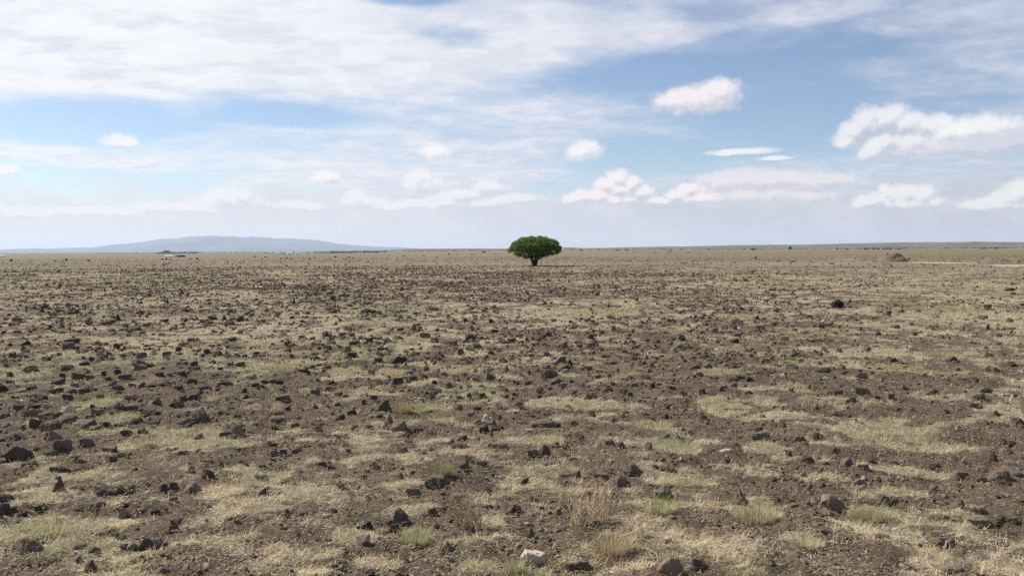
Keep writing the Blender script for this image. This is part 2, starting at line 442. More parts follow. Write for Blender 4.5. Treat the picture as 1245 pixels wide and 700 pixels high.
S = 210 / 1225.0
CROPS = {
'A': (0, 580, "420,115,90,110,dp 765,140,150,85,da 875,122,80,60,da 1160,95,60,50,da 40,165,90,45,bf 20,265,80,65,da 690,225,110,50,bf 910,300,110,90,da 968,272,38,35,gr 230,550,140,105,bp 565,517,90,42,bf 660,550,95,55,dr 640,692,90,115,dp 875,522,70,50,br 937,528,75,60,tr 1040,528,115,100,dr 1112,515,85,85,tr 1160,503,60,55,da 1150,705,120,65,ga 300,307,50,25,br 545,237,50,22,ba"),
'B': (207, 580, "20,95,60,60,da 20,132,60,20,df 155,120,120,70,ta 100,70,60,30,da 45,335,90,48,da 640,28,80,38,da 625,135,110,55,da 970,268,160,30,df 1160,262,60,42,dr 1122,308,80,50,wa 1080,372,45,28,wf 115,412,50,25,bf 605,308,60,33,ba 1212,98,48,70,bu 640,640,120,20,bf"),
'C': (414, 580, "50,105,65,45,ga 78,142,55,45,ba 425,22,50,30,dp 685,78,185,100,ba 510,132,115,72,ta 425,330,120,115,br 375,405,110,80,da 470,362,80,60,da 515,348,45,38,da 155,502,120,92,ba 130,562,75,50,ba 760,542,105,90,bp 825,422,90,35,da 1030,415,120,35,df 1130,417,80,33,bf 1085,190,55,25,df 1030,85,40,25,dp 1180,262,110,85,ba 840,160,100,45,tf 460,622,40,28,da 440,705,80,35,da"),
'D': (621, 580, "380,62,70,42,gr 780,82,140,100,br 832,84,42,40,da 1085,172,130,108,br 400,220,55,52,da 40,255,80,70,da 220,242,36,42,ba 275,267,45,35,ba 335,277,50,55,da 135,438,90,100,dp 610,325,50,28,ba 160,632,190,120,wr 305,582,35,30,da 475,668,165,100,ba 1100,482,85,55,tf 1125,705,195,145,tr 880,703,110,45,br 310,697,90,38,da 275,442,50,28,da"),
'E': (828, 580, "645,32,40,30,da 415,215,160,130,tp 1065,240,185,120,tr 1030,282,120,68,gr 800,225,60,45,ba 265,322,60,35,ba 560,432,60,52,da 520,357,60,24,df 695,572,80,52,da 795,585,105,62,ba 862,610,52,44,wr 110,647,120,80,ba 600,642,120,70,ba 420,527,80,24,df 15,705,45,80,bu"),
'F': (1035, 580, "60,102,90,48,tf 210,187,100,70,ba 300,192,70,48,da 245,222,60,60,gr 290,47,50,14,df 755,237,100,82,bp 895,262,130,66,tr 880,342,160,58,tf 1115,317,115,78,ba 210,447,120,50,bf 265,442,30,34,da 600,492,110,60,bf 690,492,45,28,da 745,587,80,62,da 700,695,180,70,tf 915,602,110,58,ba 1100,642,50,24,gr"),
'G': (0, 465, "120,77,110,28,df 225,52,70,34,da 305,110,60,24,da 400,82,80,38,da 500,82,80,36,da 590,77,70,34,da 650,62,70,36,dr 530,32,60,24,da 845,52,75,36,da 1090,37,190,30,df 1190,47,70,24,df 480,117,70,34,da 600,132,35,20,ba 925,127,80,40,da 972,112,36,22,wr 985,142,70,32,da 1085,162,100,60,ba 1215,177,35,40,da 930,197,110,45,da 825,197,100,58,tr 862,192,40,40,gr 130,192,70,40,da 245,187,70,32,da 195,232,80,50,dr 250,252,85,62,ba 485,222,100,60,wr 330,277,100,60,da 415,252,90,44,da 495,292,130,58,br 265,327,95,72,da 355,352,140,78,ga 390,422,110,78,tp 450,492,120,80,ba 365,532,90,46,da 150,562,190,118,da 40,552,80,28,bf 615,452,100,54,ga 625,322,110,58,ba 685,347,90,38,ga 690,237,90,54,ba 785,227,55,34,tr 950,217,45,24,tr 1050,222,80,24,da 1115,222,60,18,da 975,292,80,44,ba 1080,287,60,24,ba 1160,257,90,18,df 745,307,90,24,da 855,317,90,28,df 895,377,80,44,da 1000,372,60,44,da 1035,372,40,38,tr 780,502,100,50,ba 800,557,55,48,ba 880,532,90,44,ba 585,572,70,40,ba 390,642,70,40,da 455,642,90,46,da 545,637,75,32,df 420,697,60,36,da 180,672,60,28,ba 260,687,40,24,ba 145,397,70,40,ba 130,337,80,34,ba 60,382,80,24,df 40,302,70,30,gr 30,257,70,40,ba 10,52,50,34,da"),
'H': (207, 465, "55,52,70,38,da 245,52,95,34,df 165,127,90,50,dr 85,137,60,50,da 45,177,90,48,ba 180,177,85,44,br 210,277,120,76,br 95,305,100,45,gf 130,312,50,30,da 205,412,75,55,dp 90,522,90,44,dr 265,677,90,64,dr 390,387,80,40,da 478,377,95,78,tp 440,412,70,46,br 350,222,30,24,da 430,112,110,24,df 525,74,45,40,da 590,27,80,20,da 760,122,40,30,ba 810,132,85,50,ga 1025,87,80,54,ga 1125,57,60,34,da 1195,97,60,38,ba 835,202,50,44,da 1030,197,60,44,dp 775,232,80,28,da 770,282,140,42,tf 605,307,35,24,da 735,327,45,34,da 885,322,70,44,ga 1200,267,80,34,da 1055,352,60,24,da 550,462,60,24,df 680,447,90,34,da 800,502,50,34,da 890,507,90,52,br 1070,602,90,44,da 655,617,60,40,ba 640,700,95,54,ba 1160,627,80,28,tf 930,642,80,20,ba 440,187,60,24,ba"),
'I': (414, 465, "350,22,60,34,da 205,47,50,24,da 435,64,35,20,da 25,107,50,30,da 235,112,55,30,da 165,152,40,38,ba 320,207,110,80,da 80,232,65,40,da 155,252,80,38,da 215,257,40,28,da 275,247,65,34,da 10,262,50,44,da 95,337,70,38,ga 205,322,50,28,ba 345,307,90,76,bp 405,357,115,90,ta 455,332,38,62,da 510,302,85,26,wf 520,337,70,24,da 430,387,90,38,wr 360,377,50,18,df 585,152,50,38,dp 645,117,65,50,ba 690,87,60,48,da 770,52,70,60,dp 850,122,70,34,da 910,112,40,48,da 965,67,80,16,df 910,37,40,24,da 995,32,50,24,da 835,202,75,55,bp 905,240,85,45,ga 970,202,60,38,da 1125,187,60,28,ba 1165,62,50,28,da 1160,112,80,38,ba 1130,252,35,28,dp 1095,347,65,48,da 1020,347,70,36,gr 965,305,80,44,br 965,332,45,24,wf 840,477,130,58,ba 1130,472,110,50,ga 1000,597,90,52,ba 880,612,80,48,da 830,600,90,36,ba 600,512,50,28,da 440,512,90,58,ba 490,432,60,28,da 55,492,60,34,da 40,452,60,28,ba 515,647,45,28,da 430,692,55,50,dp 560,342,50,28,ba"),
'J': (621, 465, "120,17,60,24,da 20,97,50,34,da 205,72,60,44,da 205,112,36,28,da 485,37,95,34,da 435,82,70,38,da 545,127,70,54,dp 685,40,30,28,ba 850,97,50,34,da 1140,47,60,28,da 1215,87,50,28,da 1110,187,80,44,ba 945,242,65,44,tr 985,272,90,34,da 575,252,80,58,dp 640,212,50,24,da 720,287,75,48,br 820,262,50,14,df 225,325,220,85,bf 340,317,38,34,da 145,352,85,32,wf 830,362,40,20,wf 680,392,100,48,ba 700,447,80,58,gr 775,457,70,44,dr 530,357,50,28,ba 985,392,50,28,da 1095,402,80,44,da 970,487,70,68,ta 1190,402,25,28,ba 240,522,90,84,dp 165,522,90,54,ba 395,532,60,28,da 280,597,160,56,bf 430,562,80,40,bf 410,682,150,60,bf 475,684,55,74,dp 640,682,120,54,ba 865,657,150,80,br 770,703,100,50,br 1110,642,120,58,ba 1025,612,50,38,ba 610,462,50,20,tf 290,262,35,15,wf"),
'K': (828, 465, "25,97,60,34,da 150,72,55,38,da 225,92,50,38,ba 280,57,45,38,da 370,37,55,50,tr 440,42,72,50,gr 25,142,40,24,gr 490,87,80,36,ba 655,17,50,14,da 905,47,36,44,ba 1115,92,60,40,da 1060,87,70,38,br 1190,142,70,28,ba 950,197,50,48,ba 840,207,80,38,da 1090,237,100,44,br 425,242,75,24,tf 520,222,50,20,ba 150,237,30,38,ba 160,284,50,12,df 715,312,60,46,gp 1105,302,55,24,da 530,352,100,32,da 560,408,120,70,ga 600,408,60,46,da 655,412,30,20,da 65,357,40,20,da 835,422,80,48,da 790,412,50,18,df 1000,417,50,50,dp 945,412,90,60,tf 765,527,40,48,dr 1080,502,50,48,dr 890,564,90,50,dr 1180,592,90,64,br 320,507,90,42,wf 145,602,30,28,dp 220,607,75,38,tr 330,572,60,38,ba 405,587,50,44,dp 430,602,40,26,da 315,627,80,34,br 620,612,90,36,wf 655,697,45,30,da 805,602,60,28,ba 40,672,40,20,da"),
'L': (1035, 465, "60,82,110,66,ta 60,52,90,22,df 90,112,40,24,gr 10,142,50,38,da 25,172,60,24,gf 180,117,45,24,da 240,142,35,20,da 285,112,60,34,da 370,57,50,48,dp 380,77,60,22,gr 600,82,50,40,dp 550,92,80,38,ba 665,110,35,20,ba 935,77,110,48,dr 870,117,130,28,ba 335,202,50,24,da 435,197,30,18,da 885,187,85,44,ba 820,242,80,24,df 985,232,90,34,ba 695,252,35,14,da 1170,302,80,48,dr 80,302,60,28,ba 560,292,50,18,ba 970,552,100,78,dr 1140,450,40,38,da 580,592,80,28,ba 105,572,100,55,da 300,572,55,24,da 825,584,50,22,da 1120,662,150,68,br 1050,702,150,78,br 900,703,60,44,da 770,695,110,70,br 825,695,45,28,da"),
'M': (0, 350, "75,287,45,15,df 285,357,25,18,da 175,407,70,34,da 240,414,50,14,df 95,522,40,15,da 345,517,50,30,dp 300,467,50,18,df 50,562,50,28,da 215,602,100,54,br 75,632,50,38,da 75,687,60,34,da 195,674,60,24,dr 510,397,90,38,da 835,227,45,34,dp 545,182,45,28,da 520,277,50,18,da 630,262,60,24,ba 790,247,60,24,da 915,257,80,22,tf 1030,267,70,20,tf 1165,242,60,24,da 800,382,70,24,df 720,407,40,18,da 830,437,50,44,da 705,442,60,24,da 710,472,70,24,df 705,517,80,34,da 590,502,35,18,da 480,587,90,38,da 600,547,80,20,da 560,652,90,54,da 635,652,50,34,da 415,687,80,44,da 440,627,50,24,da 735,612,45,24,da 765,652,70,28,da 835,614,45,38,da 995,502,90,44,ba 1000,587,90,44,ba 1130,622,80,28,da 1190,487,70,38,da 525,697,60,24,da"),
'N': (207, 350, "95,237,60,28,da 150,237,60,34,da 300,227,70,34,ba 385,232,50,38,dp 305,247,60,14,tf 445,227,50,18,da 570,197,50,16,da 760,197,40,24,da 875,117,30,28,da 905,197,40,28,da 970,192,50,28,ba 1185,172,45,24,da 975,302,45,20,da 200,387,80,20,df 255,462,60,34,da 470,437,100,30,df 300,537,55,34,dp 410,482,40,18,da 410,552,40,34,ba 490,562,80,38,ba 285,582,70,34,dr 170,582,80,34,da 130,602,60,24,da 65,627,80,38,da 125,672,65,34,da 355,582,35,24,da 310,632,70,28,da 400,695,90,40,ga 715,424,35,20,dp 845,457,40,28,dp 865,487,50,24,da 935,360,50,28,ba 1145,377,40,28,da 960,602,90,30,da 965,592,60,14,wf 1110,572,60,28,ba 1045,662,40,28,dp 1125,642,35,28,dp 735,667,50,26,dp 670,677,50,28,da 780,682,60,34,da 1130,677,70,24,da 590,577,40,18,da 610,467,50,16,da 485,672,40,20,da"),
'O': (414, 350, "175,182,75,36,dr 650,167,110,38,bp 275,187,50,14,da 415,180,60,15,da 55,307,65,34,dr 425,302,70,28,ba 505,302,70,48,ba 410,367,80,34,dr 485,337,50,18,da 600,357,90,44,ba 575,312,45,24,dp 100,394,65,26,da 75,497,95,44,da 275,477,65,28,da 270,532,70,38,da 470,464,60,34,dr 525,482,80,38,dr 410,502,45,20,da 780,410,110,46,br 920,377,80,58,dr 965,427,80,44,br 705,474,35,30,dp 850,472,70,44,ba 940,452,30,24,dp 1140,397,45,26,da 1185,400,35,20,da 1050,437,35,18,da 1120,444,50,16,da 875,517,65,28,br 605,542,30,38,dp 605,572,40,24,da 970,502,25,18,dp 1155,537,90,58,bp 760,577,50,34,ba 955,594,50,26,dp 890,557,60,28,tf 740,617,50,26,da 215,612,50,38,ba 585,657,75,54,dr 515,642,60,18,da 490,672,50,24,da 345,697,65,44,da 665,677,50,28,da 765,702,65,34,dp 835,657,30,26,dp 905,657,25,22,da 960,662,55,34,ba 1128,664,30,30,dp 1055,592,35,22,da 660,542,40,16,da 845,302,40,26,ba 680,307,60,26,ba"),
'P': (621, 350, "65,394,40,24,dr 595,387,28,20,dr 370,427,70,48,ba 490,424,50,28,da 550,427,60,34,bp 635,447,65,34,dr 815,412,45,28,da 1215,372,50,26,da 270,502,40,14,wf 135,467,50,18,wf 150,487,50,20,da 415,547,50,44,da 660,497,45,24,da 705,542,120,28,bf 235,572,50,14,da 60,572,45,24,da 275,642,150,76,bf 325,682,90,44,da 385,602,60,34,ga 120,687,55,36,dr 15,672,35,20,da 480,700,95,28,dr 870,507,50,38,bp 1070,472,90,44,bp 540,627,80,28,bf 620,642,50,28,da 790,657,65,26,dr 950,647,80,30,dr 870,692,60,26,ga 905,382,70,14,wf 1040,387,40,24,da 285,452,45,18,da 110,427,45,18,da 895,602,70,34,ba 1030,217,60,18,ba 750,257,50,18,da 1155,667,30,28,da"),
'Q': (828, 350, "400,252,80,24,da 205,467,30,20,dp 85,572,100,44,ba 75,500,60,34,ba 185,572,70,38,ba 280,534,50,26,dr 385,557,45,24,dr 600,457,35,16,da 795,487,65,52,gp 850,537,40,34,ba 690,557,45,16,da 815,572,30,16,da 725,617,50,24,da 375,660,90,42,da 430,637,45,20,da 490,662,50,36,dr 800,677,40,26,da 1065,670,45,28,gr 975,497,80,16,bf 1125,537,30,16,da 1165,534,30,16,da 75,637,70,24,da"),
'R': (1035, 350, "1125,22,60,17,dr 315,132,60,24,dp 475,172,45,16,da 320,362,28,16,dp 505,394,28,18,dp 545,342,28,12,da 195,422,40,16,da 1050,347,35,18,da 1130,322,35,18,da 975,492,50,34,dr 755,532,40,20,da 755,592,55,34,dr 960,592,85,28,br 1135,547,60,28,da 130,542,45,24,dp 130,577,35,18,da 200,582,50,18,da 70,647,80,44,ba 650,634,45,18,da 520,637,50,20,da 885,657,40,24,da 345,562,110,28,tf"),
}
rocks = []
for k, (x0, y0, txt) in CROPS.items():
    for e in txt.split():
        cx, by, w, h, ty = e.split(',')
        rocks.append([x0 + float(cx) * S, y0 + float(by) * S, float(w) * S, float(h) * S, ty])
# special stones of the distance: px
EXTRA = [(1018, 374.5, 14, 10, 'kr'), (918.5, 314.5, 2.5, 3, 'dr'), (71.5, 331, 2.4, 5, 'du'), (1077, 316.5, 5, 3, 'ga'), (1083, 318, 4, 2.2, 'ga'),
         (1090.5, 317, 3.5, 3.4, 'wa'), (1103, 316, 6, 3, 'ta'), (1089, 318.6, 3, 1.8, 'ga'), (1238, 319.8, 5, 4, 'ga')]
for e in EXTRA: rocks.append(list(e))

LAND = {  # px point of the contact with the ground -> (label, short name)
 (648, 688): ("cream coloured rounded boulder near the bottom edge beside a green grass tuft", "cream boulder"),
 (531.4, 593.4): ("broad dark brown boulder lying behind the tan-topped angular stone", "broad dark boulder"),
 (486.9, 636.6): ("tall round-topped dark rock with smaller dark rocks leaning against its foot", "tall round-topped rock"),
 (899, 616.9): ("tan pyramid shaped rock rising behind a clump of pale grass", "tan pyramid rock"),
 (1010.6, 621): ("wide tan dome shaped rock with a small grey stone in front", "tan dome rock"),
 (659.6, 520.7): ("large flat brown slab with a bleached white stone at its near edge", "big brown slab"),
 (25.7, 561.3): ("massive dark block with a tan top at the left edge", "massive left block"),
 (60.9, 525.3): ("sharp edged grey slab tilted up towards the left", "sharp grey slab"),
 (187, 471.3): ("long low slab of dark rock lying like a step in the ground", "long dark slab"),
 (662, 554.5): ("jet black pointed rock with a brown stone on its lit side", "jet black point"),
 (691.3, 582): ("low reddish brown flat rock behind the tall dry weeds", "reddish flat rock"),
 (964.3, 433.5): ("grey pointed stone standing alone on straw in the middle right", "grey pointed stone"),
 (1018, 374.5): ("smooth black boulder standing alone well beyond the other stones", "lone black boulder"),
 (1228, 353.8): ("dark rounded rock on straw at the far right edge", "far right rock"),
 (882.9, 551.9): ("pale flat stone lying on bare soil", "pale flat stone"),
 (807, 609.5): ("round topped brown rock with green grass at its foot", "green-footed rock"),
 (178.3, 670.5): ("dark rough rock between two tan stones in a short row", "rough row rock"),
 (72, 599.7): ("tall narrow black rock standing upright near the left edge", "black upright rock"),
 (1201, 559.6): ("dark rounded rock with a grey top in the blurred right side", "dark right rock"),
 (156.7, 549.8): None,
 (924, 534.9): ("grey topped angular rock leaning on a darker one behind it", "grey-topped rock"),
 (1164.4, 620.6): ("dark peaked rock with a round tan rock on its right", "dark peaked rock"),
 (571.7, 414.6): ("rounded dark rock on top of a brown rise in the middle distance", "mid dark rock"),
 (83, 502.9): None,
 (813.8, 700.8): ("big rough tan rock cut by the bottom edge of the picture", "bottom tan rock"),
 (36.9, 453.2): ("low rounded brown rock beside a bright yellow-green patch", "yellow-patch rock"),
 (294.4, 602.5): None,
 (668.3, 460.1): ("wide flat brown rock with dark stones at its near side", "wide brown rock"),
 (257.5, 442.2): None,
 (444, 381.2): ("rounded dark rock alone in front of the dense stones beyond", "far dark rock"),
 (518.5, 446): None,
 (1045.3, 479.1): ("arched tan stone with a dark rim and a grey pebble in front", "arched tan stone"),
 (240, 512.5): ("broad knobbly brown rock left of the middle", "knobbly brown rock"),
}
PLANTMARK = {(745, 672): "orange straw tuft", (537, 578): "olive grass tuft", (492, 498): "orange-green tuft", (720, 628): "dry weeds", (593, 513): "white bone", (441, 646): "glossy black lump"}

for r_ in rocks:
    p = ground_hit(r_[0], r_[1]); r_.append(p); r_.append(None)
rocks = [r_ for r_ in rocks if r_[5] is not None]
for key, val in LAND.items():
    if not val: continue
    b = min(rocks, key=lambda q: (q[0] - key[0]) ** 2 + (q[1] - key[1]) ** 2)
    if abs(b[0] - key[0]) < 5 and abs(b[1] - key[1]) < 5: b[6] = val
    else: print('landmark missed', key, b[:5])
marks = [(r_[5], r_[6][1]) for r_ in rocks if r_[6]] + [(ground_hit(*k), n) for k, n in PLANTMARK.items()]

rocks.sort(key=lambda q: -(q[2] * q[3] + (1e5 if q[6] else 0) + (1e4 if (q[1] < 330 or tuple(q[:5]) in [tuple(e) for e in EXTRA]) else 0)))
NROCK = 292
solo, rest = rocks[:NROCK], rocks[NROCK:]
CN = {'k': 'black', 'd': 'dark', 'b': 'brown', 't': 'tan', 'g': 'grey', 'w': 'cream'}
SN = {'a': 'angular', 'p': 'pointed', 'f': 'flat', 'r': 'rounded', 'u': 'upright'}
used = set()
def dim(q, p):
    """metres: width, depth, height from pixels"""
    dist = math.hypot(p[0], p[1]); k = dist / FPX
    w = q[2] * k; th = math.atan2(CAMH, dist)
    ty = q[4][1]
    dep = w * {'a': .8, 'p': .75, 'f': .8, 'r': .85, 'u': .7}[ty]
    h = (q[3] * k - dep * math.sin(th) * .55) / math.cos(th)
    h = min(max(h, w * (.16 if ty == 'f' else .34)), w * 1.05)
    return w, dep, h
def rel_label(q, p, w):
    size = 'large' if w > .17 else 'small' if w < .085 else ''
    dist = math.hypot(p[0], p[1]); f = np.array([p[0], p[1]]) / dist; s = np.array([f[1], -f[0]])
    ms = sorted(marks, key=lambda m: np.hypot(*(m[0][:2] - p[:2])))
    for m in ms[:6]:
        d = p[:2] - m[0][:2]; lr = float(d @ s); fb = float(d @ f)
        def say(v):
            v = abs(v); return f"{max(int(round(v * 20)) * 5, 5)} cm" if v < 1.5 else f"{int(round(v * 4)) * 25} cm"
        bits = []
        F_ = abs(fb) > .04 and abs(fb) > .12 * abs(lr); L_ = abs(lr) > .04 and abs(lr) > .12 * abs(fb)
        side = 'right' if lr > 0 else 'left'; dep_ = 'behind' if fb > 0 else 'in front'
        if F_ and L_: rel = f"{say(fb)} {dep_} and {say(lr)} {side} of the {m[1]}"
        elif F_: rel = f"{say(fb)} {'behind' if fb > 0 else 'in front of'} the {m[1]}"
        elif L_: rel = f"{say(lr)} {side} of the {m[1]}"
        else: continue
        for pre in (f"{size + ' ' if size else ''}{CN[q[4][0]]} {SN[q[4][1]]} rock", f"{CN[q[4][0]]} {SN[q[4][1]]} rock", f"{CN[q[4][0]]} rock"):
            lab = pre + ' ' + rel
            if lab not in used and len(lab.replace('-', ' ').split()) <= 16: used.add(lab); return lab
    return lab

for i, q in enumerate(solo):
    p = q[5]; w, dep, h = dim(q, p)
    det = 3 if q[2] > 20 else 2 if q[2] > 11 else 1
    me = rock_mesh('rock', q[4][1], w, dep, h, 100 + i, det)
    o = link('rock', me, M_ROCK['v' if q[4][0] == 'w' and not (q[6] or q[2] > 17) else q[4][0]])
    dist = math.hypot(p[0], p[1]); ux, uy = p[0] / dist, p[1] / dist
    cx, cy = p[0] + ux * dep * .42, p[1] + uy * dep * .42
    o.location = (cx, cy, float(height(cx, cy)))
    o.rotation_euler = (0, 0, -math.atan2(p[0], p[1]) + random.uniform(-.25, .25))
    if q[6]: lab = q[6][0]
    elif q[1] < 322 and q[0] > 1000: lab = None
    elif abs(q[0] - 918.5) < 1 and q[1] < 320: lab = "tiny black stone alone on the far right plain above the stones"
    elif abs(q[0] - 71.5) < 1 and q[1] < 335: lab = "thin dark upright stone standing at the far left among small stones"
    else: lab = rel_label(q, p, w)
    if lab is None:
        lab = {1077: "grey stone at the left foot of the far earth mound", 1083: "small grey stone just right of the left foot of the far mound",
               1090.5: "pale block leaning on the near side of the far earth mound", 1103: "tan block at the right end of the far earth mound",
               1089: "tiny grey stone in front of the far earth mound", 1238: "grey block beside the pale track at the far right edge"}[q[0]]
    tag(o, lab, 'rock', 'dark stones strewn over the plain')

# --- the uncountable stones and clods, one object
protos = []
for k in range(28):
    rs = np.random.default_rng(900 + k)
    bm = bmesh.new()
    sh = 'aararfap'[k % 8]
    n = hull_points(sh, rs)
    if sh in 'rf': n = n[:16]
    for p_ in n: bm.verts.new(p_)
    bmesh.ops.convex_hull(bm, input=bm.verts)
    bmesh.ops.delete(bm, geom=[v for v in bm.verts if not v.link_faces], context='VERTS')
    bmesh.ops.triangulate(bm, faces=bm.faces); bmesh.ops.recalc_face_normals(bm, faces=bm.faces)
    bm.verts.index_update()
    V = np.array([v.co[:] for v in bm.verts]); F = np.array([[v.index for v in f.verts] for f in bm.faces])
    V[:, 2] = (V[:, 2] - V[:, 2].min()) / (V[:, 2].max() - V[:, 2].min()) * 1.2 - .2
    V[:, :2] /= np.abs(V[:, :2]).max()
    protos.append((V, F, sh)); bm.free()

def scatter(n, r0, r1, half, dens):
    """candidate points over a sector, kept by dens(x, y, r) in 0..1"""
    r = np.sqrt(rng.uniform(r0 * r0, r1 * r1, n)); a = np.radians(rng.uniform(-half, half, n))
    x = r * np.sin(a); y = r * np.cos(a)
    keep = rng.uniform(size=n) < dens(x, y, r)
    return x[keep], y[keep]

px_, py_, sx_, sc_ = [], [], [], []
def add(x, y, size, tone):
    px_.append(x); py_.append(y); sx_.append(size); sc_.append(tone)
def stone_density(x, y, r):
    m, g = masks(x, y)
    cl = fbm(x / 2.2, y / 2.2, 3, 91); cl2 = fbm(x / 9, y / 14, 3, 93)
    d = .12 + .88 * sstep(.36, .64, cl * .6 + cl2 * .4 + .02)
    az = np.degrees(np.arctan2(x, y))
    farcut = 1 - sstep(52, 88, r - 1.0 * np.clip(-az, -25, 25))
    band = 1 - .85 * sstep(.35, .0, np.abs((r - 21.5) / 3.5 - .3 * (az - 3) / 5) * .3) * sstep(-2, 2, az) * sstep(14, 8, az)
    right = 1 - .75 * sstep(14, 26, az) * sstep(9, 13, r) * (1 - sstep(40, 60, r) * .3)
    return d * (1 - .4 * m) * farcut * band * right
# middle stones
x, y = scatter(92000, 9, 90, 46, lambda x, y, r: stone_density(x, y, r) * sstep(8.5, 15, r))
add(x, y, np.exp(rng.normal(np.log(.046), .38, len(x))), None)
x, y = scatter(150000, 7, 60, 46, lambda x, y, r: stone_density(x, y, r) * sstep(6.5, 12, r) * .9)
add(x, y, np.exp(rng.normal(np.log(.027), .38, len(x))), None)
x, y = scatter(2600, 12, 75, 40, lambda x, y, r: stone_density(x, y, r) * sstep(12, 20, r))
add(x, y, np.exp(rng.normal(np.log(.062), .3, len(x))), None)
# near small stones and soil clods
x, y = scatter(90000, 3.4, 13, 52, lambda x, y, r: (1 - .75 * masks(x, y)[0]) * (1 - sstep(10, 13, r)) * (.25 + .75 * sstep(.4, .6, fbm(x / .5, y / .5, 3, 97))))
add(x, y, np.exp(rng.normal(np.log(.0085), .5, len(x))), 'clod')
x, y = scatter(1950, 3.6, 9, 52, lambda x, y, r: .5 * (1 - masks(x, y)[0]))
add(x, y, np.exp(rng.normal(np.log(.024), .35, len(x))), None)
x, y = scatter(900, 3.5, 13, 52, lambda x, y, r: .6 * sstep(33, 35, np.abs(np.degrees(np.arctan2(x, y)))))
add(x, y, np.exp(rng.normal(np.log(.045), .35, len(x))), None)
# thin scatter over the far plain
x, y = scatter(16000, 60, 230, 40, lambda x, y, r: .8 * (1 - sstep(120, 230, r)))
add(x, y, np.exp(rng.normal(np.log(.07), .4, len(x))), None)
X = np.concatenate(px_); Y = np.concatenate(py_); SZ = np.concatenate(sx_)
CL = np.concatenate([np.full(len(a), 1 if t == 'clod' else 0) for a, t in zip(px_, sc_)])
SZ = np.clip(SZ, .004, .11)
KIND = rng.integers(0, len(protos), len(X)); ROT = rng.uniform(0, 6.28, len(X)); FL = rng.uniform(.45, .95, len(X)); TALL = rng.uniform(.6, 1.15, len(X))
pal = np.array([(.072, .050, .038), (.102, .071, .053), (.155, .110, .082), (.14, .102, .076), (.19, .148, .112), (.19, .16, .13), (.45, .40, .32)])
CI = rng.choice(len(pal), len(X), p=[.27, .27, .2, .14, .075, .035, .01])
TN = pal[CI] * rng.uniform(.8, 1.25, (len(X), 1))
cb = np.array([(.11, .080, .057), (.18, .137, .10), (.28, .22, .16)])
TN[CL == 1] = cb[rng.choice(3, int((CL == 1).sum()), p=[.5, .38, .12])]
# the remaining catalogued stones join in at their own spots
ex = [(q[5], dim(q, q[5]), q[4]) for q in rest]
if ex:
    colmap = {'d': (.070, .050, .040), 'b': (.12, .083, .062), 't': (.19, .15, .115), 'g': (.15, .14, .13), 'w': (.36, .30, .22)}
    pref = {'a': 0, 'p': 7, 'r': 2, 'f': 5, 'u': 7}
    X = np.append(X, [e[0][0] for e in ex]); Y = np.append(Y, [e[0][1] for e in ex])
    SZ = np.append(SZ, [e[1][0] / 2 for e in ex]); KIND = np.append(KIND, [min(pref[e[2][1]] + 8 * (i % 3), 27) for i, e in enumerate(ex)])
    ROT = np.append(ROT, rng.uniform(0, 6.28, len(ex))); FL = np.append(FL, np.full(len(ex), .8)); TALL = np.append(TALL, [e[1][2] / e[1][0] * 2 for e in ex])
    TN = np.vstack([TN, [colmap[e[2][0]] for e in ex]])
Z = height(X, Y)
vs, fs, cs = [], [], []; off = 0
for k, (V, F, sh) in enumerate(protos):
    idx = np.where(KIND == k)[0]
    if not len(idx): continue
    c, s = np.cos(ROT[idx])[:, None], np.sin(ROT[idx])[:, None]
    vx = V[None, :, 0] * SZ[idx][:, None]; vy = V[None, :, 1] * (SZ * FL)[idx][:, None]
    vz = V[None, :, 2] * (SZ * TALL * (.45 if sh == 'f' else 1.0))[idx][:, None]
    P = np.stack([vx * c - vy * s + X[idx][:, None], vx * s + vy * c + Y[idx][:, None], vz + Z[idx][:, None]], -1)
    n = V.shape[0]
    fs.append((F[None] + (off + np.arange(len(idx)) * n)[:, None, None]).reshape(-1, 3)); vs.append(P.reshape(-1, 3))
    cs.append(np.repeat(TN[idx], n, 0)); off += len(idx) * n
me = mesh_np('loose_stones', np.vstack(vs), np.vstack(fs).ravel(), 3)
col_attr(me, 'tint', np.vstack(cs))
o = link('gravel', me, M_STONE)
tag(o, 'dark brown stones and soil clods scattered thickly over the plain', 'gravel', kind='stuff')
print('loose stones', len(X))

# ------------------------------------------------------------------ grass blades
def blades(x, y, z, L, W, lean, az, base_c, tip_bend=.5):
    """strips of two segments; returns verts, quads-as-tris, and colours"""
    n = len(x)
    dx, dy = np.cos(az), np.sin(az)
    px, py = -dy, dx
    pts = []
    for t, wf in ((0, 1.0), (.55, .75), (1.0, .12)):
        a = lean * (1 + tip_bend * t)
        a = np.minimum(a, 1.5)
        hx = L * t * np.sin(a); hz = L * t * np.cos(a)
        for sgn in (-1, 1):
            pts.append(np.stack([x + dx * hx + sgn * px * W * wf / 2, y + dy * hx + sgn * py * W * wf / 2, z + hz], -1))
    V = np.stack(pts, 1)
    f = np.array([[0, 1, 3], [0, 3, 2], [2, 3, 5], [2, 5, 4]])
    F = (f[None] + (np.arange(n) * 6)[:, None, None]).reshape(-1, 3)
    return V.reshape(-1, 3), F, np.repeat(base_c, 6, 0)

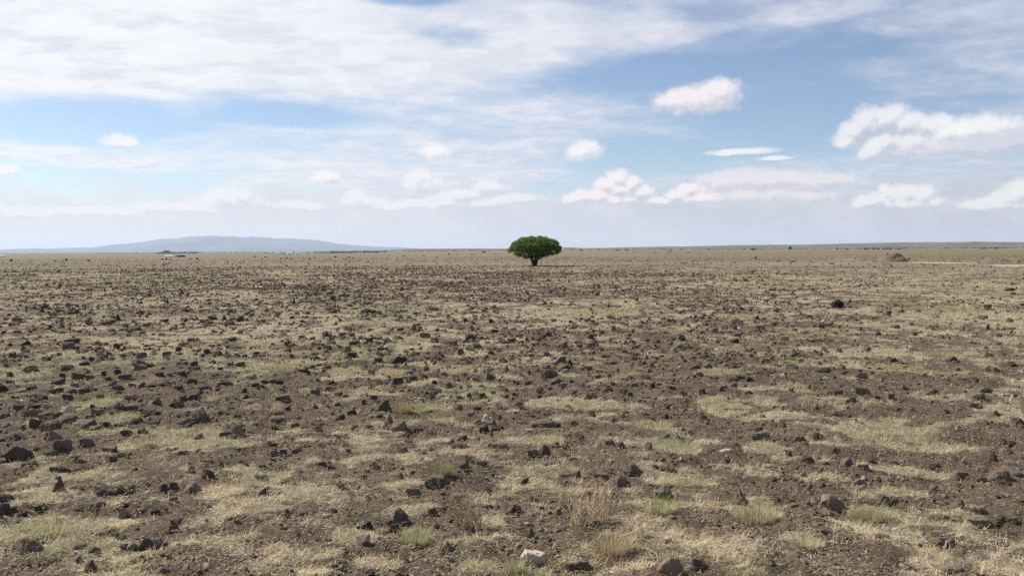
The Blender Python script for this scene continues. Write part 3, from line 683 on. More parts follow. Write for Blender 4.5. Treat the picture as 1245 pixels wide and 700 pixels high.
STRAW = np.array([(.86, .73, .49), (.77, .63, .40), (.90, .81, .61), (.55, .42, .25)])
GREEN = np.array([(.24, .27, .09), (.30, .31, .12), (.17, .21, .07)])
N = 2750000
lr = rng.uniform(np.log(3.5), np.log(70), N); r = np.exp(lr); a = np.radians(rng.uniform(-48, 48, N))
x = r * np.sin(a); y = r * np.cos(a)
m, g = masks(x, y)
tuft = fbm(x / .07, y / .07, 2, 55)
keep = rng.uniform(size=N) < (sstep(.05, .95, m) * (.12 + .95 * sstep(.42, .62, tuft)) + .025) * .8
x, y, r, m, g = x[keep], y[keep], r[keep], m[keep], g[keep]
n = len(x); print('blades', n)
isg = rng.uniform(size=n) < g * .75
c = np.where(isg[:, None], GREEN[rng.integers(0, 3, n)], STRAW[rng.integers(0, 4, n)]) * rng.uniform(.75, 1.15, (n, 1))
L = rng.uniform(.018, .065, n) * (1 + .35 * isg) * (1 + .012 * r)
W = np.maximum(.0022, .00032 * r) * rng.uniform(.7, 1.4, n)
lean = np.where(isg, rng.uniform(.3, 1.1, n), np.where(rng.uniform(size=n) < .3, rng.uniform(.3, 1.0, n), rng.uniform(.95, 1.5, n)))
# straw litter lying flat on the bare soil
rl = np.exp(rng.uniform(np.log(3.6), np.log(17), 205000)); al = np.radians(rng.uniform(-48, 48, len(rl)))
xl, yl = rl * np.sin(al), rl * np.cos(al); kl = rng.uniform(size=len(rl)) < (.25 + .75 * sstep(.42, .6, fbm(xl / .4, yl / .4, 3, 131))); xl, yl, rl = xl[kl], yl[kl], rl[kl]; nl = len(rl)
LIT = np.array([(.62, .52, .34), (.45, .35, .22), (.30, .22, .14), (.75, .66, .48), (.20, .14, .09)])
x = np.append(x, xl); y = np.append(y, yl); c = np.vstack([c, LIT[rng.choice(5, nl, p=[.25, .3, .2, .1, .15])]])
L = np.append(L, rng.uniform(.008, .035, nl)); W = np.append(W, np.maximum(.0022, .0004 * rl) * rng.uniform(.8, 2.2, nl)); lean = np.append(lean, rng.uniform(1.25, 1.5, nl)); n = len(x)
V, F, C = blades(x, y, height(x, y) + .006 + rng.uniform(0, .008, n), L, W, lean, rng.uniform(0, 6.28, n), c)
me = mesh_np('dry_grass', V, F.ravel(), 3); col_attr(me, 'tint', C)
tag(link('dry_grass', me, M_GRASS), 'short dry straw coloured grass in mats over bare soil', 'grass', kind='stuff')

def tuft_obj(px, py, wpx, hpx, cols, n, lean_max, label, cat='grass tuft', name='grass_tuft', wid=.0024, stiff=.3):
    n = int(n * 1.6); p = ground_hit(px, py); dist = math.hypot(p[0], p[1]); k = dist / FPX
    Wm = wpx * k / 2; Hm = hpx * k
    q = np.sqrt(rng.uniform(0, 1, n)) ** .8 * 1.25; t = rng.uniform(0, 6.28, n)
    bx = Wm * .45 * q * np.cos(t); by = Wm * .35 * q * np.sin(t)
    az = np.arctan2(by, bx) + rng.normal(0, 1.0, n)
    L = Hm * rng.uniform(.45, 1.15, n); lean = rng.uniform(.05, lean_max, n) * (.35 + .65 * q)
    c = np.array(cols)[rng.integers(0, len(cols), n)] * rng.uniform(.75, 1.15, (n, 1))
    gz = height(p[0] + bx, p[1] + by) - p[2]
    V, F, C = blades(bx, by, gz - .005, L, np.full(n, wid) * rng.uniform(.6, 1.3, n), lean, az, c, stiff)
    me = mesh_np(name, V, F.ravel(), 3); col_attr(me, 'tint', C)
    o = link(name, me, M_GRASS); o.location = p
    return tag(o, label, cat)
OR = [(.50, .36, .19), (.62, .50, .31), (.42, .28, .14), (.55, .48, .30)]
OL = [(.33, .29, .15), (.26, .25, .11), (.45, .38, .22)]
GY = [(.40, .40, .18), (.52, .47, .26), (.33, .35, .15), (.68, .60, .40), (.7, .6, .4)]
ST = [(.62, .52, .34), (.5, .4, .25), (.55, .47, .32)]
tuft_obj(746, 674, 76, 27, OR + ST, 620, 1.45, wid=.0036, stiff=.5, label= 'orange-brown spiky straw tuft with a dark hollow on its right side')
tuft_obj(537, 580, 38, 22, OL, 420, .8, 'olive dry grass tuft directly behind the broad dark boulder')
tuft_obj(490, 502, 30, 17, OR + OL, 300, .9, 'orange and green grass tuft beside the small rock cluster in the middle')
tuft_obj(515, 500, 34, 10, GY, 260, 1.0, 'bright green low tuft just right of the orange-green tuft')
tuft_obj(345, 452, 46, 12, OR[1:] + ST, 300, 1.0, 'wide golden straw tuft in the left middle distance')
tuft_obj(480, 458, 44, 11, OR, 300, 1.0, 'wide orange straw tuft left of a rounded dark rock')
tuft_obj(805, 624, 44, 15, GY, 420, 1.0, 'yellow-green tuft at the foot of the round brown rock')
tuft_obj(508, 660, 58, 17, GY, 520, 1.1, 'yellow-green grass mound in front of the tall round-topped rock')
tuft_obj(920, 632, 80, 18, GY + ST, 700, 1.1, 'pale yellow grass clump at the foot of the tan pyramid rock')
tuft_obj(626, 698, 34, 24, GY, 260, .9, 'long green grass blades left of the cream boulder')
tuft_obj(1060, 632, 70, 18, ST + OL, 560, 1.1, 'straw clump right of the tan dome rock')
tuft_obj(60, 650, 60, 12, GY, 300, 1.0, 'yellow-green tuft in the lower left corner area')
tuft_obj(980, 667, 46, 14, ST + GY, 300, 1.1, 'pale straw tuft behind the row of three dark stones')
tuft_obj(838, 592, 46, 12, GY + ST, 320, 1.1, 'thin yellow-green tuft behind the tan pyramid rock')
tuft_obj(1140, 432, 60, 9, OR[1:] + ST, 320, 1.0, 'faded golden grass strip in the right middle distance')
tuft_obj(772, 452, 30, 9, OR, 200, .9, 'small reddish brown tuft in the centre right among dark stones')
tuft_obj(690, 575, 40, 12, ST, 240, 1.1, 'low straw tuft in front of the reddish flat rock')

# tall dry weeds: thin branching stems
def weed(px, py, wpx, hpx, nst, label, col):
    p = ground_hit(px, py); k = math.hypot(p[0], p[1]) / FPX
    H = hpx * k; Wm = wpx * k / 2
    vs, fs = [], []
    def strip(a, b, r0, r1):
        i = len(vs); a = Vector(a); b = Vector(b)
        d = (b - a).normalized(); s = d.orthogonal().normalized(); u = d.cross(s)
        for c_, rr in ((a, r0), (b, r1)):
            for t in range(3):
                an = 2.094 * t; vs.append(c_ + s * math.cos(an) * rr + u * math.sin(an) * rr)
        for t in range(3):
            t2 = (t + 1) % 3; fs.append((i + t, i + t2, i + 3 + t2)); fs.append((i + t, i + 3 + t2, i + 3 + t))
    for s_ in range(nst):
        x0, y0 = random.uniform(-.7, .7) * Wm, random.uniform(-.5, .5) * Wm
        a = Vector((x0, y0, -.01)); hh = H * random.uniform(.45, 1.05)
        dirv = Vector((random.uniform(-.35, .35), random.uniform(-.3, .3), 1)).normalized()
        for seg in range(4):
            b = a + dirv * hh / 4; strip(a, b, .0026 - seg * .0004, .0022 - seg * .0004)
            for br in range(random.choice((1, 1, 2, 3))):
                bd = (dirv + Vector((random.uniform(-1, 1), random.uniform(-1, 1), random.uniform(-.1, .5)))).normalized()
                e = b + bd * hh * random.uniform(.08, .22); strip(b, e, .0017, .001)
                e2 = e + (bd + Vector((random.uniform(-.6, .6), random.uniform(-.6, .6), .2))).normalized() * hh * .08; strip(e, e2, .0011, .0006)
            a = b; dirv = (dirv + Vector((random.uniform(-.25, .25), random.uniform(-.2, .2), 0))).normalized()
    me = mesh_np('dry_weed', [v[:] for v in vs], np.array(fs).ravel(), 3)
    col_attr(me, 'tint', np.array([col]) * rng.uniform(.8, 1.15, (len(vs), 1)))
    o = link('dry_weed', me, M_GRASS); o.location = p
    tag(o, label, 'weed')
weed(718, 636, 74, 52, 46, 'tall bleached dry weeds standing behind the orange straw tuft', (.80, .66, .45))
weed(685, 618, 22, 40, 16, 'thin dry weeds at the left edge of the tall weeds', (.68, .57, .4))
weed(735, 604, 22, 15, 18, 'low whitish dry weed behind the tall weeds', (.9, .78, .56))
weed(572, 640, 40, 42, 30, 'brown dry weed stems right of the tall round-topped rock', (.5, .39, .26))
weed(527, 556, 20, 13, 10, 'tiny grey dry weed behind the olive grass tuft', (.62, .52, .38))
weed(775, 655, 34, 24, 14, 'dry stalks on the right side of the orange straw tuft', (.55, .47, .35))
weed(1045, 612, 22, 22, 14, 'thin dry stalks beside the straw clump on the right', (.55, .47, .35))

def twig(a, b, th, label, col=(.42, .34, .25)):
    pa = ground_hit(*a); pb = ground_hit(*b)
    n = 7; rad = th; ring = 5; vs, fs = [], []
    for i in range(n):
        t = i / (n - 1); c_ = pa * (1 - t) + pb * t
        c_ = c_ + np.array([random.uniform(-.006, .006), random.uniform(-.006, .006), rad + .004 + random.uniform(0, .006)])
        for k in range(ring):
            an = 6.283 * k / ring; vs.append((c_[0] + math.cos(an) * rad * (1 - .5 * t), c_[1] + math.cos(an + 1) * rad * .4, c_[2] + math.sin(an) * rad * (1 - .5 * t)))
    for i in range(n - 1):
        for k in range(ring):
            k2 = (k + 1) % ring; fs.append((i * ring + k, i * ring + k2, (i + 1) * ring + k2, (i + 1) * ring + k))
    vs = np.array(vs); c0 = pa.copy(); vs -= c0
    me = mesh_np('twig', vs, np.array(fs).ravel(), 4, True); col_attr(me, 'tint', np.tile(np.array(col), (len(vs), 1)))
    o = link('twig', me, M_GRASS); o.location = c0; tag(o, label, 'twig')
twig((587, 546), (600, 556), .0035, 'pale dry twig lying between two angular brown stones')
twig((692, 580), (706, 594), .004, 'bleached twig slanting down from the reddish flat rock')
twig((1066, 563), (1081, 568), .004, 'pale stick lying beside a dark stone on the right')
twig((792, 671), (803, 680), .0035, 'thin bleached twig right of the orange straw tuft', (.6, .52, .42))
twig((565, 685), (580, 692), .0035, 'pale straw stalk lying in the grass near the bottom edge', (.6, .52, .4))

# bleached bone (two prongs) and glossy black lump
def bone():
    p = ground_hit(594, 514.5); k = math.hypot(p[0], p[1]) / FPX; s = 11 * k
    bm = bmesh.new()
    pts = [(-.55, 0, 0.0), (-.6, .05, .35), (-.45, .05, .75), (-.1, 0, .95), (-.5, 0, .1), (0, -.08, .08), (.5, -.1, .02), (.35, -.05, .35), (.22, 0, .75)]
    segs = [(0, 1), (1, 2), (2, 3), (4, 5), (5, 6), (6, 7), (7, 8)]
    rad = [.24, .20, .20, .14, .24, .25, .24, .16, .12]
    vs = [bm.verts.new(Vector(q) * s * .9) for q in pts]
    for a, b in segs: bm.edges.new((vs[a], vs[b]))
    bm.edges.new((vs[0], vs[4]))
    me = bpy.data.meshes.new('bone'); bm.to_mesh(me); bm.free()
    o = link('bone', me, M_BONE); o.location = p + np.array([0, 0, .008])
    md = o.modifiers.new('s', 'SKIN')
    for v, r_ in zip(me.skin_vertices[0].data, rad): v.radius = (r_ * s * .9, r_ * s * .8)
    o.modifiers.new('d', 'SUBSURF').levels = 2; o.modifiers['d'].render_levels = 2
    tag(o, 'bleached white forked bone standing on brown soil in the middle', 'bone')
M_BONE = mat_rock('bleached_bone', (.66, .57, .45), (.78, .70, .58), dust=(.5, .4, .3), dust_amt=.4, rough=.6)
bone()
M_BLACK = mat_rock('glossy_black', (.008, .008, .009), (.02, .02, .022), dust=(.05, .05, .05), dust_amt=.2, rough=.22)
p = ground_hit(440.5, 647.5); k = math.hypot(p[0], p[1]) / FPX
me = rock_mesh('black_lump', 'a', 23 * k, 14 * k, 12 * k, 5551, 3)
o = link('rock', me, M_BLACK); o.location = p + np.array([0, .05, 0]); tag(o, 'glossy black lump with pale glints behind a brown angular rock', 'rock', 'dark stones strewn over the plain')

# ------------------------------------------------------------------ foliage
def leaf_cloud(P, size, cols, seed, up=.3):
    """small leaf sprays (two crossed narrow rhombs) at points P"""
    rs = np.random.default_rng(seed); n = len(P)
    u = rs.normal(size=(n, 3)); u /= np.linalg.norm(u, axis=1)[:, None]
    v = rs.normal(size=(n, 3)); v -= (v * u).sum(1)[:, None] * u; v /= np.linalg.norm(v, axis=1)[:, None]
    s = (size * rs.uniform(.6, 1.35, n))[:, None]
    V = np.stack([P - u * s, P + v * s * .42, P + u * s, P - v * s * .42], 1)
    F = (np.array([0, 1, 2, 3])[None] + (np.arange(n) * 4)[:, None]).ravel()
    c = np.array(cols)[rs.integers(0, len(cols), n)] * rs.uniform(.8, 1.2, (n, 1))
    return V.reshape(-1, 3), F, np.repeat(c, 4, 0)

def tube(bm, pts, radii, ring=7):
    prev = None
    for i, (p, r_) in enumerate(zip(pts, radii)):
        p = Vector(p); d = (Vector(pts[min(i + 1, len(pts) - 1)]) - Vector(pts[max(i - 1, 0)])).normalized()
        s = d.cross(Vector((.1, 1, .05))).normalized(); u = d.cross(s)
        cur = [bm.verts.new(p + (s * math.cos(6.283 * k / ring) + u * math.sin(6.283 * k / ring)) * r_ * random.uniform(.88, 1.12)) for k in range(ring)]
        if prev:
            for k in range(ring): bm.faces.new((prev[k], prev[(k + 1) % ring], cur[(k + 1) % ring], cur[k]))
        else: bm.faces.new(cur[::-1])
        prev = cur
    bm.faces.new(prev)

M_BARK = mat_rock('bark', (.035, .026, .021), (.075, .055, .043), dust_amt=.1)
TREE = ground_hit(650, 323)
td = math.hypot(TREE[0], TREE[1]); tk = td / FPX
print('tree distance', td)
root = bpy.data.objects.new('acacia_tree', None); COL.objects.link(root)
root.location = TREE
tag(root, 'lone green broad crowned tree with several dark stems on the bare plain', 'tree')
rs = np.random.default_rng(77)
HW = 31.0 * tk; HT = 36.3 * tk       # half width, full height
def env_top(q):     # crown top height over normalised radius
    return HT * (.50 + .50 * np.sqrt(np.clip(1 - q ** 2.8, 0, 1)))
def env_bot(q):
    return HT * (.30 + .13 * np.clip(q, 0, 1) ** 1.0 + .05 * q ** 3)
clumps = []
for _ in range(1150):
    q = math.sqrt(rs.uniform()) * .96; a = rs.uniform(0, 6.283)
    t = rs.uniform() ** .55
    z = env_bot(q) * (1 - t) + env_top(q) * t - .07
    lop = 1 + .05 * math.sin(a * 3 + 1) + .03 * math.sin(a * 7)
    clumps.append((q * HW * math.cos(a) * lop, q * HW * .95 * math.sin(a) * lop, z, rs.uniform(.13, .24)))
for (cx_, cz_, r_) in ((-29.5, 19.5, .25), (-27, 22, .3), (-30, 17, .2), (28.5, 18, .3), (27.5, 15.5, .22), (29.5, 20.5, .25), (-23, 14.5, .25), (-17, 13, .25), (-12, 11.5, .2), (25, 24.5, .3), (-24, 26, .26), (10, 12.5, .3), (17, 14, .3), (-21, 29, .2), (19, 31.3, .25), (-10, 10.5, .28), (5, 10, .3), (-4, 10.5, .26), (13, 13, .3), (22, 14.5, .3), (-19, 12.5, .28), (24, 30, .2), (-26, 27, .2)):
    for _ in range(3): clumps.append((cx_ * tk + rs.normal() * .06, rs.uniform(-1, 1) * .9, cz_ * tk, r_))
PP = []; tone = []
for (cx_, cy_, cz_, cr) in clumps:
    n = int(150 * (cr / .25) ** 2)
    v = rs.normal(size=(n, 3)); v /= np.linalg.norm(v, axis=1)[:, None]
    v *= (rs.uniform(size=(n, 1)) ** .45) * cr
    v[:, 2] *= .75
    PP.append(v + np.array([cx_, cy_, cz_])); tone += [rs.uniform(.85, 1.2)] * n
PP = np.vstack(PP); tone = np.array(tone)
V, F, C = leaf_cloud(PP, .038, [(.14, .215, .05), (.17, .24, .065), (.10, .16, .04), (.21, .26, .085)], 5)
C = C * np.repeat(tone, 4)[:, None]
me = mesh_np('crown', V, F, 4); col_attr(me, 'tint', C)
link('crown', me, M_LEAF, root)
bm = bmesh.new()
stems = [(-.12, -.05, -.55, .1), (.02, .03, .1, -.3), (.13, -.02, .55, .15), (.05, .08, .25, .6), (-.05, .1, -.25, -.6)]
for (bx, by, tx, ty) in stems:
    base = (bx * .8, by, -.08); h1 = HT * .17; h2 = HT * .34
    tube(bm, [base, (bx * 1.1 + tx * .12, by + ty * .12, h1 * .6), (bx + tx * .45, by + ty * .45, h1 * 1.5), (bx + tx * .9, by + ty * .9, h2)], [.12, .095, .075, .055])
    for _ in range(7):
        a = rs.uniform(0, 6.283); L_ = rs.uniform(.7, 1.9)
        p0 = Vector((bx + tx * rs.uniform(.5, .9), by + ty * rs.uniform(.5, .9), h1 * rs.uniform(1.4, 2.0)))
        ex_, ey_ = p0.x * .6 + L_ * math.cos(a), p0.y * .6 + L_ * math.sin(a)
        ez_ = HT * rs.uniform(.48, .8)
        mid = ((p0.x + ex_) / 2, (p0.y + ey_) / 2, p0.z + (ez_ - p0.z) * .45)
        tube(bm, [p0, mid, (ex_, ey_, ez_)], [.045, .03, .012], 5)
bmesh.ops.recalc_face_normals(bm, faces=bm.faces)
me = bpy.data.meshes.new('trunk'); bm.to_mesh(me); bm.free()
for f in me.polygons: f.use_smooth = True
link('trunk', me, M_BARK, root)

# low bushes of the distance (each a thing): px, width px, height px, distance m, tone, kind
BUSHC = [(.065, .075, .036), (.08, .085, .042), (.05, .056, .028)]
BROWNC = [(.07, .052, .036), (.05, .038, .028), (.09, .07, .045)]
def bush(px, dist, wpx, hpx, label, group=None, cols=BUSHC, name='bush', cat='bush', n=260, flat=1.0, trunk=False):
    p = at_dist(px, dist); k = dist / FPX
    if dist < 450: wpx, hpx = wpx * .9, hpx * .75
    W_, H_ = wpx * k / 2, hpx * k
    rs = np.random.default_rng(int(px * 10))
    cl = []
    for _ in range(12):
        q = math.sqrt(rs.uniform()) * .75; a = rs.uniform(0, 6.283)
        cl.append((q * math.cos(a), q * math.sin(a), rs.uniform(.3, .75) * (1 - .5 * q), rs.uniform(.22, .42)))
    P = []
    for (a, b, c_, r_) in cl:
        v = rs.normal(size=(n // 12, 3)); v /= np.linalg.norm(v, axis=1)[:, None]; v *= r_ * rs.uniform(size=(n // 12, 1)) ** .4
        P.append(v + np.array([a, b, c_]))
    P = np.vstack(P)
    P[:, 0] *= W_; P[:, 1] *= W_ * .8; P[:, 2] = np.clip(P[:, 2], .02, 1) * H_ * (1.0 if not trunk else .8) + (H_ * .25 if trunk else 0)
    V, F, C = leaf_cloud(P, max(H_, W_ * .5) * .17, cols, int(px))
    me = mesh_np(name, V, F, 4); col_attr(me, 'tint', C)
    if trunk:
        r0 = bpy.data.objects.new(name, None); COL.objects.link(r0); r0.location = p
        link('crown', me, M_LEAF, r0)
        bm = bmesh.new(); tube(bm, [(0, 0, -.1), (.02 * H_, 0, H_ * .25), (0, 0, H_ * .6)], [.05 * H_, .04 * H_, .02 * H_], 6)
        mt = bpy.data.meshes.new('trunk'); bm.to_mesh(mt); bm.free(); link('trunk', mt, M_BARK, r0); o = r0
    else:
        o = link(name, me, M_LEAF); o.location = p
    return tag(o, label, cat, group)
# plateau-edge shrubs on the left (near the drop of the ground)
LEFTB = [(13.5, 165, 2.2, 4.6, 'tiny dark upright shrub nearest the left edge of the far plain'), (80, 172, 2.2, 4, 'small dark upright shrub between the left edge and the sheds'),
 (66.5, 160, 4, 2.2, 'low dark scrub just left of the second upright shrub'), (107, 160, 5, 2.4, 'low brown scrub on the far left plain right of the upright shrub'),
 (197, 172, 3, 2.6, 'pale brown scrub left of two dark shrubs before the sheds'), (202, 172, 2.6, 3.2, 'left one of two dark shrubs in front of the sheds'),
 (207, 170, 4, 2.4, 'right one of two dark shrubs in front of the sheds'), (231, 170, 4, 2.2, 'low dark shrub in front of the right end of the sheds'),
 (239.5, 175, 2.6, 3.8, 'upright dark shrub just right of the sheds'), (269, 172, 5, 1.8, 'flat dark scrub on the plain right of the sheds'), (309, 250, 4, 2.2, 'dark scrub before the left foot of the hamlet'),
 (318, 171, 4, 1.8, 'flat dark scrub nearest below the left end of the hamlet'), (323, 235, 4.6, 2.2, 'dark flat bush below the first white house'),
 (341, 176, 5, 1.8, 'brown scrub left of the long low bush'), (348, 172, 3, 3.2, 'round dark bush at the left end of the long low bush'),
 (354, 168, 8, 1.8, 'long low dark bush below the white houses'), (369, 172, 5, 2, 'brown scrub right of the long low bush'), (376, 166, 3, 2.4, 'slanting dark scrub between hamlet and stones'),
 (382, 170, 3.4, 2.8, 'forked brown scrub right of the slanting one'), (407.5, 205, 4.4, 3.2, 'dark bush standing left of the paired dark bushes'), (402, 172, 3, 2, 'tiny scrub below the dark bush'),
 (424, 190, 4.4, 2.6, 'left bush of a dark pair before the far tree line'), (429, 170, 4, 2, 'right bush of a dark pair before the far tree line'), (417.5, 160, 3, 1.8, 'tiny dark scrub before the paired bushes'),
 (473, 300, 4, 1.5, 'thin dark scrub right of the green tree line'), (491, 225, 7, 1.8, 'wide flat dark bush in the middle of the far plain'), (515, 240, 3.6, 2, 'small brown bush right of the wide flat bush'),
 (531, 200, 3, 1.6, 'tiny brown bush left of the lone tree'), (546, 380, 2.6, 2.6, 'small round bush halfway to the lone tree'), (556, 300, 4, 1.4, 'flat pale scrub before the round bush'),
 (574, 310, 6, 1.8, 'wide pale brown scrub left of the lone tree'), (603, 330, 3, 1.6, 'small scrub just left of the lone tree'), (588.5, 900, 7, 2.4, 'dark far bush left of the lone tree below the skyline')]
for (px, d_, w_, h_, lab) in LEFTB:
    bush(px, d_, w_, h_, lab, 'low scrub along the edge of the plain', BROWNC if 'brown' in lab or 'scrub' in lab else BUSHC)
RIGHTB = [(707, 1300, 3, 1.8, 'far dark bush just right of the lone tree'), (751, 1200, 5, 2, 'far dark bush before the low ridge right of the tree'), (763, 1250, 6, 2, 'wider far bush right of its neighbour before the ridge'),
 (771, 420, 5, 1.4, 'flat dark scrub nearer than the paired far bushes'), (797, 420, 6, 1.4, 'flat scrub in the centre right'), (816, 1200, 3.6, 1.8, 'small far bush at the centre right ridge foot'), (813, 430, 8, 1.3, 'wide flat scrub below the small far bush'),
 (837, 430, 7, 1.2, 'thin long scrub in the centre right'), (862, 1500, 3, 1.5, 'tiny bush on the slope of the ridge'), (916, 1300, 6, 3, 'dark bush at the ridge foot left of the upright tree'),
 (1018, 1500, 4, 2.2, 'pale bush at the ridge foot right of the upright tree'), (1029.5, 1400, 6, 2.0, 'dark flat bush first in the row at the ridge foot'), (1053, 1400, 4, 2.2, 'dark bush second in the row at the ridge foot'),
 (1062, 1500, 4, 2.6, 'grey bush third in the row at the ridge foot'), (1067, 1400, 5, 2.2, 'dark bush fourth in the row at the ridge foot'), (1074, 1400, 3.4, 2, 'small dark bush fifth in the row at the ridge foot'),
 (1081, 1400, 10, 1.8, 'longest dark bush in the row at the ridge foot'), (1093, 1400, 5, 1.8, 'dark bush above the earth mound'), (1196, 1500, 8, 1.6, 'flat bush at the ridge foot near the right edge'), (1211, 1450, 5, 2.2, 'dark bush at the ridge foot nearest the right edge'),
 (964, 106, 10, 2.4, 'brown scrub heap on the right plain below the upright tree'), (947, 112, 8, 2.2, 'brown scrub left of the scrub heap'), (893, 98, 6, 2, 'small brown scrub below the lone black stone'),
 (832, 95, 9, 1.4, 'low dark scrub line right of the lone tree'), (1012, 92, 10, 2.6, 'brown scrub at the left end of the first pale track')]
for (px, d_, w_, h_, lab) in RIGHTB:
    bush(px, d_, w_, h_, lab, 'bushes along the foot of the far ridge' if d_ > 500 else 'low scrub along the edge of the plain', BROWNC if d_ < 500 else BUSHC)
bush(961, 1250, 3.6, 4, 'small upright dark tree standing before the far right ridge', None, BUSHC, 'small_tree', 'tree', 300, trunk=True)

# ------------------------------------------------------------------ far hills
def ridge(name, prof, dist, depth, cols, seed, label, rough=.5, slope=.35):
    """a ridge with a profile given as (px, py) of the skyline, at a distance; a real body with front and back slopes"""
    pxs = np.arange(prof[0][0], prof[-1][0] + .01, 1.2)
    pys = np.interp(pxs, [a for a, b in prof], [b for a, b in prof])
    rs_ = 14
    rows = []
    for j in range(2 * rs_ + 1):
        t = j / rs_ - 1.0          # -1 front foot .. 0 crest .. 1 back foot
        d = dist + t * depth
        fall = 1 - abs(t) ** 1.2
        row = []
        for px, py in zip(pxs, pys):
            dv = pix_dir(px, py); k = dist / math.hypot(dv[0], dv[1])
            crest = CAMH + dv[2] * k
            k2 = d / math.hypot(dv[0], dv[1]); x, y = dv[0] * k2, dv[1] * k2
            g = float(base_height(x, y)) - 3
            n = (vnoise(np.array([x / (depth * .22)]), np.array([y / (depth * .22)]), seed)[0] - .5) + .5 * (vnoise(np.array([x / (depth * .09)]), np.array([y / (depth * .09)]), seed + 1)[0] - .5)
            z = g + (crest - g) * fall + (crest - g) * n * rough * (1 - fall) * fall * 2.5
            z = min(z, CAMH + dv[2] / math.hypot(dv[0], dv[1]) * d - (0 if t == 0 else 0)) if t < 0 else z
            row.append((x, y, z))
        rows.append(row)
    V = np.array(rows).reshape(-1, 3); na = len(pxs); nr = len(rows)
    i = np.arange(nr - 1)[:, None]; j = np.arange(na - 1)[None]
    F = np.stack([i * na + j, i * na + j + 1, (i + 1) * na + j + 1, (i + 1) * na + j], -1).reshape(-1, 4)
    me = mesh_np(name, V, F.ravel(), 4, True)
    o = link(name, me, cols); tag(o, label, kind='structure')
    return o
def mat_hill(name, a, b, sc):
    m, t, bs, out = new_mat(name)
    geo = t.node('ShaderNodeNewGeometry'); n = t.noise(geo.outputs['Position'], sc, 6, .6)
    t.l.new(t.mix(t.ss(n, .35, .65), a, b), bs.inputs['Base Color'])
    return m
M_MOUNT_HAZE = mat_hill('mountain_haze_blue', (.045, .065, .105), (.085, .11, .15), .0007)  # slope colour has the blue of distant haze painted in, besides the haze volume
M_RIDGE = mat_hill('ridge_scrub', (.085, .075, .055), (.15, .125, .09), .006)
MOUNT = [(-160, 306), (-60, 304.8), (0, 303.4), (20, 302.6), (38, 301.7), (60, 302.2), (90, 301), (109, 301), (122, 299.8), (136, 297.2), (160, 295.8), (177, 293.3), (198, 290.2), (211, 290.3),
 (222, 288.8), (231, 287.4), (245, 287), (263, 286.4), (276, 287.6), (283, 286.9), (296, 288.8), (305, 287.3), (320, 288.2), (336, 289.9), (348, 289.4), (365, 290.6), (387, 292), (406, 295.4), (425, 297.6),
 (447, 299), (470, 300.2), (488, 300.6), (509, 302.2), (530, 303.8), (560, 306)]
ridge('mountains', MOUNT, 22000, 4200, M_MOUNT_HAZE, 3, 'long blue hazy mountain range on the left skyline', .8)
LOWR = [(430, 306.5), (470, 303.9), (500, 302.3), (540, 302.2), (580, 302), (620, 302.3), (660, 302.4), (676, 301.6), (688, 300.7), (700, 301), (712, 301.6), (740, 301.2), (780, 300.2), (800, 299.7), (830, 299.6), (861, 298.8), (892, 298), (930, 297.6), (980, 297.4),
 (1020, 296.2), (1054, 295.5), (1095, 294.6), (1150, 294.3), (1178, 294), (1184, 293.4), (1190, 293.8), (1203, 294), (1245, 294.4), (1330, 294.8), (1450, 297), (1600, 301)]
ridge('hills', LOWR, 5200, 1500, M_RIDGE, 8, 'low grey-brown ridge along the right skyline', .5)
# ------------------------------------------------------------------ tree line
rs = np.random.default_rng(12)
P = []; szs = []
def tl(px0, px1, d0, d1, n, h):
    for _ in range(n):
        px = rs.uniform(px0, px1); d = rs.uniform(d0, d1); p = at_dist(px, d)
        hh = h * rs.uniform(.4, 1); ww = hh * rs.uniform(.8, 2.4)
        v = rs.normal(size=(26, 3)); v /= np.linalg.norm(v, axis=1)[:, None]
        v *= rs.uniform(.5, 1, (26, 1))
        v = v * np.array([ww / 2, ww / 2, hh / 2]) + np.array([p[0], p[1], p[2] + hh * .45]); P.append(v); szs.extend([hh * .2] * 26)
tl(385, 470, 2300, 2700, 150, 7.0); tl(320, 385, 2350, 2700, 60, 5); tl(395, 430, 2000, 2200, 40, 6.5); tl(440, 460, 2000, 2200, 26, 6); tl(190, 240, 2800, 3100, 110, 7.5); tl(200, 206, 2900, 3000, 16, 15)
tl(120, 320, 3300, 3900, 170, 5); tl(490, 620, 2600, 3400, 150, 6); tl(-60, 120, 3000, 4200, 60, 4); tl(680, 820, 2000, 2700, 90, 5); tl(820, 1330, 1900, 3400, 320, 4.5); tl(1040, 1100, 1500, 1700, 40, 3)
P = np.vstack(P); szs = np.array(szs)
V, F, C = leaf_cloud(P, 1.0, BUSHC, 9)
V = (V.reshape(-1, 4, 3) - P[:, None]) * szs[:, None, None] * 1.0 + P[:, None]
me = mesh_np('treeline', V.reshape(-1, 3), F, 4); col_attr(me, 'tint', C)
tag(link('treeline', me, M_LEAF), 'thin broken line of far trees and scrub before the hills', 'tree line', kind='stuff')

